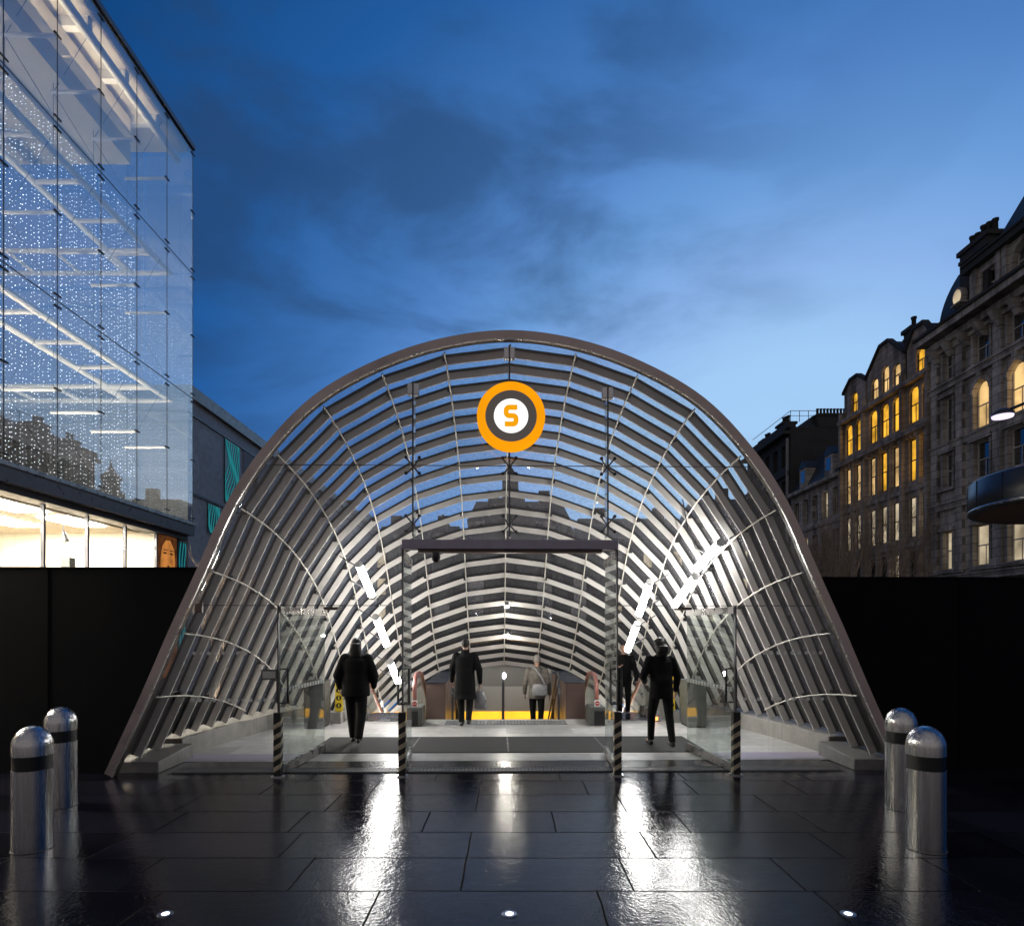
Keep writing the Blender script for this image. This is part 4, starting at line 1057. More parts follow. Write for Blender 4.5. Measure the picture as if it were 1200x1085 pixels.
for k in range(4):  # added strips hidden behind the ledge, brightening trusses and soffit
    q = MB(); q.box((-9.96, 6.6 + k * 3.0, 5.0), (-9.84, 9.2 + k * 3.0, 5.06), 'store_fill'); q.build('fill_uplight', store)
for k in range(4):
    y = 6.4 + k * 2.75; q = MB(); q.box((-10.259, y, 14.93), (-10.02, y + 2.7, 14.97), 'cream'); cv = q.build('cove_ledge', store)
    q = MB(); q.box((-10.24, y + .05, 14.971), (-10.12, y + 2.65, 14.99), 'cove_light'); q.build('lamp', cv)
q = MB(); q.box((XL - .55, YB[-1], 4.60), (XL + .05, YC - .0, 4.97), 'ledge'); q.box((XL - .0, YB[-1], 4.90), (XL + .09, YC + .05, 4.985), 'rim_edge'); q.box((XL - .5, YB[-1], 4.46), (XL - .10, YC - .1, 4.598), 'dark_metal'); q.build('ledge', store)
# lit shop under the ledge
XS = XL - .22
for k, (ya, yb) in enumerate(((17.4, 16.0), (16.0, 14.57), (14.57, 13.2), (13.2, 11.8), (11.8, 10.4), (10.4, 9.0))):
    w = MB(); w.box((XS - .05, ya - .028, 0), (XS + .02, ya + .028, 4.45), 'dark_metal'); fr = w.build('shop_window', store)
    q = MB(); q.box((XS - .012, yb + .05, .05), (XS - .002, ya - .05, 4.45), 'clear_glass'); q.build('pane', fr)
q = MB(); q.box((-14.5, 6.2, 0), (-14.3, 17.6, 4.6), 'shop_wall'); q.box((-14.3, 17.46, 0), (XS - .08, 17.6, 4.6), 'shop_wall'); q.build('shop_wall', store)
q = MB(); q.box((-14.3, 6.2, 4.47), (XS - .52, 17.45, 4.6), 'shop_wall'); q.build('shop_ceiling', store)
for x in (-10.6, -12.2):
    for y in (7.5, 9.5, 11.5, 13.5, 15.5): q = MB(); q.box((x - .35, y - .7, 4.44), (x + .35, y + .7, 4.468), 'shop_ceiling'); q.build('ceiling_light', store)
q = MB(); q.box((-14.3, 6.2, 0.004), (XS - .1, 17.45, .03), 'shop_floor'); q.build('shop_floor', store)
for y in (12.4, 15.1):
    q = MB(); q.box((-13.9, y - .5, 0.03), (-13.6, y + .5, 2.9), 'cream'); q.box((-13.6, y - .48, 1.2), (-13.3, y + .48, 1.24), 'shop_floor'); q.box((-13.6, y - .48, 2.2), (-13.3, y + .48, 2.24), 'shop_floor')
    tag(q.build('display_shelf'), 'pale display shelf inside the lit shop %s' % ('facing the widest pane' if y < 13 else 'nearer the poster'), 'shelf', 'display shelves in the shop')
pl = thing('shop_spotlight', (-10.4, 14.9, 3.9), 'dark spotlight fitting hanging in the lit shop window', 'spotlight')
q = MB(); q.tube([(-10.4, 14.9, 4.47), (-10.4, 14.9, 4.1)], .015, 'dark_metal', 6); q.build('stem', pl)
q = MB(); q.tube([(-10.4, 14.9, 4.12), (-10.34, 14.9, 3.9)], [.04, .07], 'dark_metal', 12); q.build('shade', pl)
fig = thing('display_column', (-10.5, 15.2, 0), 'slim dark column display standing in the lit shop', 'display')
q = MB(); q.box((-10.6, 15.1, 0.03), (-10.4, 15.3, 3.55), 'cabinet_grey'); q.build('column', fig); q = MB(); q.box((-10.68, 15.02, 0.031), (-10.32, 15.38, .12), 'dark_metal'); q.build('foot', fig)
# poster with a face
po = thing('shop_poster', (XS, 17.95, 0), 'orange toned poster of a face at the end of the shop window', 'poster')
def pq(a, z, w=0): return (XS + .012 + w, 18.44 - a, z)    # a from the far edge, z height
q = MB(); q.box((XS - .03, 17.42, .5), (XS + .008, 18.45, 4.45), 'poster_dark'); q.build('poster_back', po)
def blob(ca, cb, ra, rb, w, m, nm, n=28):
    q = MB(); q.prism([pq(ca + ra * math.cos(6.283 * k / n), cb + rb * math.sin(6.283 * k / n), w) for k in range(n)], (.003, 0, 0), m); q.build(nm, po)
blob(.46, 3.62, .40, .80, 0, 'poster_face', 'face')
for a in (.30, .64): blob(a, 3.97, .10, .028, .004, 'poster_dark', 'eye'); blob(a - .02, 4.06, .13, .014, .004, 'poster_dark', 'eyebrow')
blob(.47, 3.60, .05, .04, .004, 'poster_dark', 'nose'); blob(.46, 3.34, .14, .05, .004, 'red', 'mouth')
q = MB(); q.prism([pq(a, z, .006) for a, z in ((.02, 3.0), (.16, 3.3), (.10, 3.75), (.16, 4.12), (.36, 4.34), (.60, 4.33), (.84, 4.10), (.90, 3.7), (1.0, 3.4), (1.02, 4.42), (.02, 4.42))], (.003, 0, 0), 'poster_dark'); q.build('hair', po)
# teal swirl panels on the corner and the annex
def swirl(x, y0, y1, z0, z1, label):
    t = thing('swirl_panel', (x, (y0 + y1) / 2, z0), label, 'panel', 'teal swirl panels')
    q = MB(); q.box((x - .03, y0, z0), (x, y1, z1), 'teal_panel'); q.build('panel', t)
    q = MB(); rr = random.Random(int(z0 * 10)); n = max(3, int((y1 - y0) / .12))
    for k in range(n):
        pts = []
        for i in range(40):
            z = z0 + .03 + (z1 - z0 - .06) * i / 39
            y = y0 + (y1 - y0) * (k + .5) / n + .22 * (y1 - y0) * math.sin(z * 3.1 + .35 * k) * math.cos(z * 1.3 + k * .2)
            pts.append((x + .012, min(max(y, y0 + .02), y1 - .02), z))
        q.tube(pts, .013, 'teal_line', 5)
    q.build('glowing_lines', t)
XA = -9.62
ann = thing('stone_annex', (-16, 30, 0), 'flat roofed grey stone annex next to the glass store', 'annex building')
q = MB(); q.box((-26, 19.1, 0), (XA, 46, 8.75), 'annex_cladding'); q.build('wall', ann)
q = MB(); q.box((-26.2, 19.05, 8.752), (XA + .14, 46.2, 9.12), 'ledge'); q.build('coping', ann)
for z in (5.9, 8.28): q = MB(); q.box((XA, 19.12, z), (XA + .05, 45, z + .065), 'dark_metal'); q.build('string_course', ann)
q = MB(); q.box((XA, 23.0, 5.98), (XA + .03, 25.4, 8.27), 'stone_annex'); q.build('plain_panel', ann)
q = MB(); q.tube([(XA + .1, 24.0, 6.3), (XA + .1, 24.0, 7.6)], .06, 'ledge', 8); q.build('wall_tube', ann)
swirl(XA + .04, 21.5, 22.6, 6.1, 8.25, 'tall teal panel with glowing swirl lines on the annex wall')
swirl(XA + .04, 20.3, 21.3, 4.9, 5.85, 'short teal panel with glowing swirl lines below the tall one')
swirl(XS + .02, 18.5, 18.92, .8, 4.4, 'narrow teal panel with swirl lines beside the face poster')
# light curtain
lc = thing('light_curtain', (-11, 14, 5), 'curtain of tiny white lights hanging behind the store glass', 'light curtain')
rr = random.Random(5)
for i in range(92):
    y = 9.0 + i * .107; q = MB(); z = 5.25 + rr.uniform(0, .15); top = 13.95
    x = -11.0 + rr.uniform(-.03, .03)
    while z < top:
        r = .0085 * rr.uniform(.5, 1.5); yy = y + rr.uniform(-.02, .02); c = (x, yy, z)
        if rr.random() < .86:
            q.add([(x + r, yy, z), (x - r, yy, z), (x, yy + r, z), (x, yy - r, z), (x, yy, z + r), (x, yy, z - r)], [(0, 2, 4), (2, 1, 4), (1, 3, 4), (3, 0, 4), (2, 0, 5), (1, 2, 5), (3, 1, 5), (0, 3, 5)], 'led_dot')
        z += rr.uniform(.07, .14)
    q.build('light_string', lc, recalc=False)

# ------------------------------------------------------------------ stone street on the other side
XR = 25.0
def mp(u, v, d): return (XR - d, u, v)                  # along street, up, out of the wall
def fbox(q, u0, u1, v0, v1, d0, d1, m):
    q.box((XR - d1, min(u0, u1), v0), (XR - d0, max(u0, u1), v1), m)
def facade(q, u0, u1, v0, v1, ops, m, depth=.38, d=0.0):
    us = sorted({u0, u1, *[o[0] for o in ops], *[o[1] for o in ops]}); vs = sorted({v0, v1, *[o[2] for o in ops], *[o[3] for o in ops]})
    for i in range(len(us) - 1):
        j = 0
        while j < len(vs) - 1:
            def hole(j): return any(o[0] < (us[i] + us[i + 1]) / 2 < o[1] and o[2] < (vs[j] + vs[j + 1]) / 2 < o[3] for o in ops)
            if hole(j): j += 1; continue
            k = j
            while k + 1 < len(vs) - 1 and not hole(k + 1): k += 1
            q.quad(mp(us[i], vs[j], d), mp(us[i + 1], vs[j], d), mp(us[i + 1], vs[k + 1], d), mp(us[i], vs[k + 1], d), m); j = k + 1
    for o in ops:
        a, b, c, e = o[:4]; arch = len(o) > 4 and o[4]; D = d - depth
        q.quad(mp(a, c, d), mp(b, c, d), mp(b, c, D), mp(a, c, D), m)
        r = (b - a) / 2; top = e - r if arch else e
        q.quad(mp(a, c, d), mp(a, top, d), mp(a, top, D), mp(a, c, D), m); q.quad(mp(b, c, d), mp(b, top, d), mp(b, top, D), mp(b, c, D), m)
        if arch:
            n = 10; mid = (a + b) / 2; ar = [(mid - r * math.cos(math.pi * k / n), top + r * math.sin(math.pi * k / n)) for k in range(n + 1)]
            for k in range(n):
                (x0, z0), (x1, z1) = ar[k], ar[k + 1]
                q.quad(mp(x0, z0, d), mp(x1, z1, d), mp(x1, e, d), mp(x0, e, d), m); q.quad(mp(x0, z0, d), mp(x1, z1, d), mp(x1, z1, D), mp(x0, z0, D), m)
        else: q.quad(mp(a, e, d), mp(b, e, d), mp(b, e, D), mp(a, e, D), m)
def window(o, parent, pane, d=0.0, depth=.38, frame='frame_white', lab=None):
    a, b, c, e = o[:4]; D = d - depth; q = MB(); w = .06
    for (p, r, s, t) in ((a, a + w, c, e), (b - w, b, c, e), (a + w, b - w, c, c + w), (a + w, b - w, e - w, e), (a + w, b - w, (c + e) / 2 - .03, (c + e) / 2 + .03)): fbox(q, p, r, s, t, D + .02, D + .08, frame)
    if e - c > 1.2: fbox(q, (a + b) / 2 - .02, (a + b) / 2 + .02, c + w, (c + e) / 2 - .03, D + .03, D + .06, frame)
    f = q.build('window', parent)
    if lab: f['label'] = lab
    q = MB(); fbox(q, a, b, c, e, D - .01, D + .012, pane); q.build('pane', f); return f
def shell_rest(q, u0, u1, v1, m, depth=12, ends=True):
    q.quad(mp(u0, 0, 0), mp(u0, v1, 0), mp(u0, v1, -depth), mp(u0, 0, -depth), m); q.quad(mp(u1, 0, 0), mp(u1, v1, 0), mp(u1, v1, -depth), mp(u1, 0, -depth), m)
    q.quad(mp(u0, 0, -depth), mp(u1, 0, -depth), mp(u1, v1, -depth), mp(u0, v1, -depth), m); q.quad(mp(u0, v1, 0), mp(u1, v1, 0), mp(u1, v1, -depth), mp(u0, v1, -depth), m)
def chimney(parent, u0, u1, v0, v1, d0, d1, pots, potm='soot', m='stone_dark'):
    q = MB(); fbox(q, u0, u1, v0, v1, d0, d1, m); fbox(q, u0 - .12, u1 + .12, v1 + .002, v1 + .25, d0 - .12, d1 + .12, m)
    fbox(q, u0 - .05, u1 + .05, v1 - .5, v1 - .3, d0 - .06, d1 + .06, m)
    c = q.build('chimney', parent)
    for k in range(pots):
        u = u0 + (u1 - u0) * (k + .5) / pots; x, y, z = mp(u, v1 + .25, (d0 + d1) / 2)
        q = MB(); q.lathe([(.17, 0), (.14, .1), (.13, .55 + .08 * (k % 3)), (.17, .6 + .08 * (k % 3)), (.17, .72 + .08 * (k % 3))], (x, y, z), potm, 12); q.build('chimney_pot', c)
# --- grand pale block, nearest
bA = thing('stone_building', (XR, 30, 0), 'grand pale stone building with bracketed cornice and tall chimney beside the street lamp', 'stone building', 'stone buildings along the street')
A0, A1 = 20.0, 37.9
bays = [(36.5, .75), (33.9, 1.15), (31.5, 1.15), (29.1, 1.15), (26.7, 1.15), (24.3, 1.15), (21.9, 1.15)]
rows = [(5.2, 7.35, 0), (9.9, 11.8, 0), (12.5, 15.0, 1), (16.0, 17.6, 0)]
ops = []; lit = {}
for bi, (u, w) in enumerate(bays):
    for ri, (v0, v1, ar) in enumerate(rows):
        o = (u - w / 2, u + w / 2, v0, v1, bool(ar and bi > 0)); ops.append(o)
        lit[o] = 'window_pale' if ri == 0 else ('window_warm' if (ri == 2 and bi in (1, 2)) else 'window_dark')
q = MB(); facade(q, A0, A1, 0, 18.4, ops, 'stone_pale', .26); shell_rest(q, A0, A1, 18.4, 'stone_pale'); q.build('wall', bA)
for o in ops:
    wn_ = window(o, bA, lit[o], depth=.26); q = MB(); a, b, c, e = o[:4]; w = .16
    fbox(q, a - w, a - .003, c - .05, e - (.5 if o[4] else 0), .0, .09, 'stone_pale'); fbox(q, b + .003, b + w, c - .05, e - (.5 if o[4] else 0), .0, .09, 'stone_pale')
    fbox(q, a - w - .1, b + w + .1, c - .22, c - .052, .0, .2, 'stone_pale')
    if not o[4]: fbox(q, a - w - .08, b + w + .08, e + .05, e + .24, .0, .22, 'stone_pale')
    else:
        mid = (a + b) / 2; r = (b - a) / 2; n = 10
        for k in range(n):
            t0, t1 = math.pi * k / n, math.pi * (k + 1) / n
            for rr_ in ((r + .01, r + .24),):
                p = [(mid - rr_[0] * math.cos(t0), e - r + rr_[0] * math.sin(t0)), (mid - rr_[1] * math.cos(t0), e - r + rr_[1] * math.sin(t0)), (mid - rr_[1] * math.cos(t1), e - r + rr_[1] * math.sin(t1)), (mid - rr_[0] * math.cos(t1), e - r + rr_[0] * math.sin(t1))]
                q.prism([mp(x, z, .001) for x, z in p], (-.13, 0, 0), 'stone_pale')
        fbox(q, mid - .13, mid + .13, e + .02, e + .5, .002, .24, 'stone_pale')
    q.build('surround', wn_)
for u in [37.55, 35.45, 32.7, 30.3, 27.9, 25.5, 23.1]:
    q = MB(); fbox(q, u - .28, u + .28, 4.95, 17.9, .0, .17, 'stone_pale'); fbox(q, u - .36, u + .36, 17.55, 17.9, .172, .26, 'stone_pale'); fbox(q, u - .36, u + .36, 4.95, 5.4, .172, .25, 'stone_pale'); q.build('pilaster', bA)
for z, p in ((4.45, .4), (8.6, .22), (12.0, .18), (15.45, .22)):
    q = MB(); fbox(q, A0, A1, z, z + .3, .0, p, 'stone_pale'); fbox(q, A0, A1, z + .302, z + .38, .0, p + .08, 'stone_pale'); q.build('string_course', bA)
q = MB(); fbox(q, A0, A1 + .1, 18.0, 18.4, .0, .35, 'stone_pale'); fbox(q, A0, A1 + .15, 18.402, 18.75, -.2, .95, 'stone_pale'); fbox(q, A0, A1 + .2, 18.752, 18.9, -.2, 1.1, 'stone_dark'); q.build('cornice', bA)
u = 20.3
while u < 37.8:
    q = MB(); q.hexa([mp(u, 17.2, .0), mp(u, 17.2, .25), mp(u + .3, 17.2, .25), mp(u + .3, 17.2, .0), mp(u, 18.0, .0), mp(u, 18.0, .80), mp(u + .3, 18.0, .80), mp(u + .3, 18.0, .0)], 'stone_pale'); q.build('bracket', bA); u += 1.2
aops = [(33.35, 34.35, 19.5, 20.9, False), (30.6, 32.2, 19.3, 21.1, True), (28.4, 29.6, 19.5, 20.9, False), (25.9, 27.5, 19.3, 21.1, True)]
q = MB(); facade(q, A0, 35.2, 18.9, 21.4, aops, 'stone_pale', d=-.25); q.quad(mp(35.2, 18.9, -.25), mp(35.2, 21.4, -.25), mp(35.2, 21.4, -8), mp(35.2, 18.9, -8), 'stone_pale'); q.build('attic_wall', bA)
for o in aops: window(o, bA, 'window_dark', d=-.25)
q = MB()
for o in aops: fbox(q, o[0] - .5, o[0] - .2, 19.0, 21.25, -.249, -.10, 'stone_pale'); fbox(q, o[1] + .2, o[1] + .5, 19.0, 21.25, -.249, -.10, 'stone_pale')
fbox(q, A0, 35.3, 21.26, 21.6, -.3, .15, 'stone_dark'); fbox(q, A0, 35.25, 21.602, 21.72, -.3, .25, 'stone_dark'); q.build('attic_trim', bA)
q = MB(); q.hexa([mp(A0, 21.725, -.28), mp(33.6, 21.725, -.28), mp(33.6, 21.725, -11), mp(A0, 21.725, -11), mp(A0, 24.6, -1.6), mp(32.6, 24.6, -1.6), mp(32.6, 24.6, -9), mp(A0, 24.6, -9)], 'slate'); q.build('roof', bA)
chimney(bA, 34.0, 36.1, 19.0, 22.75, -1.5, -.35, 5)
q = MB(); vs = []; n = 8
for i in range(n + 1):               # bell shaped pavilion roof
    t = i / n; k = 1 - .52 * t ** 1.8; hw = 1.25 * k; vs += [mp(36.5 - hw, 18.9 + 3.4 * t ** .8, -.25 - 1.4 * (1 - k)), mp(36.5 + hw, 18.9 + 3.4 * t ** .8, -.25 - 1.4 * (1 - k)), mp(36.5 + hw, 18.9 + 3.4 * t ** .8, -3.4), mp(36.5 - hw, 18.9 + 3.4 * t ** .8, -3.4)]
fs = []
for i in range(n):
    for k in range(4): fs.append((i * 4 + k, i * 4 + (k + 1) % 4, i * 4 + 4 + (k + 1) % 4, i * 4 + 4 + k))
fs.append((n * 4, n * 4 + 1, n * 4 + 2, n * 4 + 3)); q.add(vs, fs, 'slate'); q.build('pavilion_roof', bA)
q = MB(); fbox(q, 35.35, 36.2, 19.9, 20.0, -.3, .12, 'stone_pale'); c0 = (35.78, 20.35); n = 14
q.prism([mp(c0[0] + .42 * math.cos(6.283 * k / n), c0[1] + .52 * math.sin(6.283 * k / n), .02) for k in range(n)], (.3, 0, 0), 'stone_pale'); dm = q.build('dormer', bA)
q = MB(); q.prism([mp(c0[0] + .31 * math.cos(6.283 * k / n), c0[1] + .40 * math.sin(6.283 * k / n), .045) for k in range(n)], (.02, 0, 0), 'window_pale'); q.build('pane', dm)

# --- arcaded block with amber windows
bB = thing('stone_building', (XR, 43, 0), 'gabled stone building with rows of glowing amber arched windows', 'stone building', 'stone buildings along the street')
B0, B1 = 37.92, 48.2
cols = [39.67, 38.42, 44.1, 42.75, 41.4, 47.25, 45.9]
ops = []; lit = {}
for ci, u in enumerate(cols):
    for ri, (v0, v1, ar) in enumerate(((4.0, 6.6, 0), (7.5, 10.0, 0), (11.0, 13.6, 0), (14.6, 16.85, 1))):
        o = (u - .47, u + .47, v0, v1, bool(ar)); ops.append(o)
        lit[o] = 'window_amber' if ri == 3 else ('window_amber' if (ri == 2 and ci in (0, 1, 3)) else ('window_warm' if ri == 2 else ('window_pale' if (ri == 1 or ci in (1, 4)) else 'window_dark')))
q = MB(); facade(q, B0, B1, 0, 17.3, ops, 'stone_warm', .20); shell_rest(q, B0, B1, 17.3, 'stone_warm'); q.build('wall', bB)
for o in ops: window(o, bB, lit[o], depth=.20, frame='frame_dark')
for u in (40.55, 45.0, 48.05, 38.07): q = MB(); fbox(q, u - .14, u + .14, 3.4, 17.9, .0, .3, 'stone_warm'); q.build('pilaster', bB)
for u in (39.05, 42.08, 43.42, 46.58): q = MB(); fbox(q, u - .14, u + .14, 3.9, 13.8, .0, .16, 'stone_warm'); q.build('pilaster', bB)
for z, p in ((3.3, .3), (6.9, .12), (10.35, .12), (13.85, .45), (17.0, .4)): q = MB(); fbox(q, B0 + .1, B1, z, z + .28, .001, p, 'stone_warm'); q.build('string_course', bB)
u = B0 + .3
while u < B1: q = MB(); fbox(q, u, u + .16, 13.6, 13.848, .001, .3, 'stone_warm'); q.build('bracket', bB); u += .42
for (u0, u1, ap, ws) in ((38.0, 40.4, 20.3, [39.1]), (40.75, 44.9, 20.8, [41.5, 42.75, 44.0]), (45.2, 48.0, 20.0, [46.6])):
    aps = [(u - .42, u + .42, 17.6, 19.0 + (.35 if u == 42.75 else 0), True) for u in ws]
    q = MB(); facade(q, u0, u1, 17.3, 19.35, aps, 'stone_warm', .2, d=-.05)
    q.add([mp(u0, 19.35, -.05), mp(u1, 19.35, -.05), mp((u0 + u1) / 2 + .5, ap, -.05), mp((u0 + u1) / 2 - .5, ap, -.05)], [(0, 1, 2, 3)], 'stone_warm')
    for uu in (u0, u1): q.quad(mp(uu, 17.3, -.05), mp(uu, 19.35, -.05), mp(uu, 19.35, -3), mp(uu, 17.3, -3), 'stone_warm')
    for e in (-1, 1):
        ua = u0 if e < 0 else u1; q.hexa([mp(ua + e * .1, 19.3, .1), mp((u0 + u1) / 2 + e * .5, ap - .02, .1), mp((u0 + u1) / 2 + e * .5, ap - .02, -.3), mp(ua + e * .1, 19.3, -.3), mp(ua + e * .1, 19.5, .1), mp((u0 + u1) / 2 + e * .5, ap + .2, .1), mp((u0 + u1) / 2 + e * .5, ap + .2, -.3), mp(ua + e * .1, 19.5, -.3)], 'stone_dark')
    fbox(q, (u0 + u1) / 2 - .5, (u0 + u1) / 2 + .5, ap + .0, ap + .2, -.3, .1, 'stone_dark')
    gb = q.build('gable', bB)
    for o in aps: window(o, bB, 'window_amber' if len(ws) == 1 else 'window_dim', d=-.05, depth=.2, frame='frame_dark') if False else window(o, bB, 'window_amber' if o[0] < 39 or o[0] > 46 else 'window_warm', d=-.05, depth=.2, frame='frame_dark')
    q = MB(); q.hexa([mp(u0, 19.35, -.31), mp(u1, 19.35, -.31), mp(u1, 19.35, -7), mp(u0, 19.35, -7), mp((u0 + u1) / 2 - .5, ap, -.31), mp((u0 + u1) / 2 + .5, ap, -.31), mp((u0 + u1) / 2 + .5, ap, -7), mp((u0 + u1) / 2 - .5, ap, -7)], 'slate'); q.build('roof', bB)
chimney(bB, 40.2, 41.0, 17.3, 20.6, -1.0, -.2, 1); chimney(bB, 44.7, 45.5, 17.3, 20.4, -2.0, -1.2, 2); chimney(bB, 46.9, 47.9, 17.3, 20.9, -3.4, -2.6, 2)

# --- lower mansard block
bC = thing('stone_building', (XR, 52, 0), 'low stone building with slate mansard roof behind the bare trees', 'stone building', 'stone buildings along the street')
C0, C1 = 48.22, 57.0
ops = []; lit = {}
for ci in range(5):
    u = 49.2 + ci * 1.68
    for ri, (v0, v1) in enumerate(((3.6, 6.0), (7.2, 9.5), (10.6, 12.7))):
        o = (u - .48, u + .48, v0, v1, False); ops.append(o); lit[o] = 'window_pale' if (ci + ri * 2) % 5 == 0 else 'window_dark'
q = MB(); facade(q, C0, C1, 0, 13.8, ops, 'stone_pale'); shell_rest(q, C0, C1, 13.8, 'stone_pale', 4.4); q.build('wall', bC)
for o in ops: window(o, bC, lit[o])
for z, p in ((3.0, .25), (6.5, .15), (10.0, .15), (13.3, .5)): q = MB(); fbox(q, C0 + .05, C1, z, z + .3, .001, p, 'stone_pale'); q.build('string_course', bC)
q = MB(); q.hexa([mp(C0, 13.8, 0), mp(C1, 13.8, 0), mp(C1, 13.8, -4.4), mp(C0, 13.8, -4.4), mp(C0, 16.6, -1.5), mp(C1, 16.6, -1.5), mp(C1, 16.6, -3.8), mp(C0, 16.6, -3.8)], 'slate'); q.build('roof', bC)
for u in (50.2, 54.6):
    q = MB(); fbox(q, u - .6, u + .6, 13.85, 15.4, -1.4, .05, 'stone_pale'); q.prism([mp(u - .75, 15.402, .12), mp(u + .75, 15.402, .12), mp(u, 16.1, .12)], (1.4, 0, 0), 'slate'); dm = q.build('dormer', bC)
    q = MB(); fbox(q, u - .35, u + .35, 14.2, 15.2, .052, .07, 'window_dark'); q.build('pane', dm)

# --- tall dark block farthest along
bD = thing('stone_building', (XR, 62, 0), 'tall dark sooty building with a chimney row at the far end of the street', 'stone building', 'stone buildings along the street')
ops = [(58.0 + k * 1.9, 59.0 + k * 1.9, 4 + j * 3.6, 6.2 + j * 3.6, False) for k in range(5) for j in range(5)]
q = MB(); facade(q, 57.02, 67.5, 0, 22.0, ops, 'stone_dark'); shell_rest(q, 57.02, 67.5, 22.0, 'stone_dark', 12); q.build('wall', bD)
for o in ops: window(o, bD, 'window_dark', frame='frame_dark')
for z, p in ((3, .3), (13.8, .3), (17.4, .25), (21.4, .7)): q = MB(); fbox(q, 57.05, 67.5, z, z + .35, .001, p, 'stone_dark'); q.build('string_course', bD)
q = MB(); fbox(q, 57.0, 67.5, 22.0, 22.6, -.3, .3, 'stone_dark'); q.build('parapet', bD)
q = MB(); q.hexa([mp(57.1, 22.01, -.5), mp(67.4, 22.01, -.5), mp(67.4, 22.01, -11.5), mp(57.1, 22.01, -11.5), mp(58, 23.6, -2.5), mp(66.5, 23.6, -2.5), mp(66.5, 23.6, -9.5), mp(58, 23.6, -9.5)], 'slate'); q.build('roof', bD)
q = MB(); q.box((27.4, 57.0, 22.02), (30.2, 58.0, 23.2), 'stone_dark'); q.box((27.3, 56.9, 23.202), (30.3, 58.1, 23.4), 'stone_dark'); ch = q.build('chimney', bD)
for k in range(9):
    q = MB(); q.lathe([(.11, 0), (.10, .5), (.13, .55), (.13, .65)], (27.6 + k * .3, 57.5, 23.4), 'soot', 10); q.build('chimney_pot', ch)
q = MB()
for x in (25.0, 25.8, 26.6, 27.3): q.tube([(x, 57.1, 22.6), (x, 57.1, 23.7)], .03, 'dark_metal', 6)
q.tube([(25, 57.1, 23.7), (27.3, 57.1, 23.7)], .03, 'dark_metal', 6); q.tube([(25, 57.1, 23.2), (27.3, 57.1, 23.2)], .025, 'dark_metal', 6); q.tube([(25, 57.1, 23.7), (25, 66, 23.7)], .03, 'dark_metal', 6); q.build('roof_railing', bD)
chimney(bD, 60.5, 62, 22, 23.6, -2, -.8, 3); chimney(bD, 65, 66.3, 22, 23.3, -2, -.8, 2)
q = MB(); q.tube([(24.8, 57.3, 3), (24.8, 57.3, 21)], .14, 'stone_annex', 10); q.build('downpipe', bD)

bD.scale = (1, 1, .895)
# ------------------------------------------------------------------ old pavilion behind the station
pv = thing('old_pavilion', (0, 31, 0), 'old turreted stone pavilion with tiled roof seen through the canopy', 'pavilion')
YP = 30.0
def px(x): return (x - 597) * YP / F
def pz(y): return EYE + (CY - y) * YP / F
q = MB(); q.box((-4.9, YP, 0), (4.9, YP + 7, pz(645)), 'stone_dark'); q.build('wall', pv)
q = MB(); z0 = pz(645); q.hexa([(-5.1, YP - .2, z0 + .01), (5.1, YP - .2, z0 + .01), (5.1, YP + 7.2, z0 + .01), (-5.1, YP + 7.2, z0 + .01), (-1.3, YP + 2.4, pz(604)), (1.3, YP + 2.4, pz(604)), (1.3, YP + 4.6, pz(604)), (-1.3, YP + 4.6, pz(604))], 'pavilion_tiles'); q.build('roof', pv)
st_ = [(36, 640), (36, 618), (30, 618), (30, 607), (24, 607), (24, 596), (17, 596), (17, 585), (10, 585), (10, 575)]
q = MB(); q.prism([(px(597 - a), YP - .3, pz(b)) for a, b in st_] + [(px(597 + a), YP - .3, pz(b)) for a, b in st_[::-1]], (0, .9, 0), 'stone_dark')
for a, b in ((33, 618), (27, 607), (20.5, 596)):
    for s in (-1, 1): q.ball((px(597 + s * a), YP + .1, pz(b) + .12), .13, 'stone_dark', 10, 8)
q.build('stepped_gable', pv)
q = MB(); q.lathe([(.38, pz(576)), (.38, pz(562)), (.46, pz(561)), (.46, pz(559)), (.20, pz(552)), (.05, pz(545)), (.03, pz(538))], (0, YP + .15, 0), 'stone_dark', 14); q.build('turret', pv)
for x in (px(400), px(697), px(470)):
    q = MB(); q.lathe([(.5, 3), (.5, pz(630)), (.6, pz(629)), (.6, pz(626)), (.3, pz(615)), (.03, pz(603))], (x * .62, YP - .1, 0), 'stone_dark', 12); q.build('corner_turret', pv)
for x in (-3.2, -1.6, 1.6, 3.2): q = MB(); q.box((x - .35, YP - .02, 2.2), (x + .35, YP - .004, 4.2), 'window_dark'); q.build('window', pv)
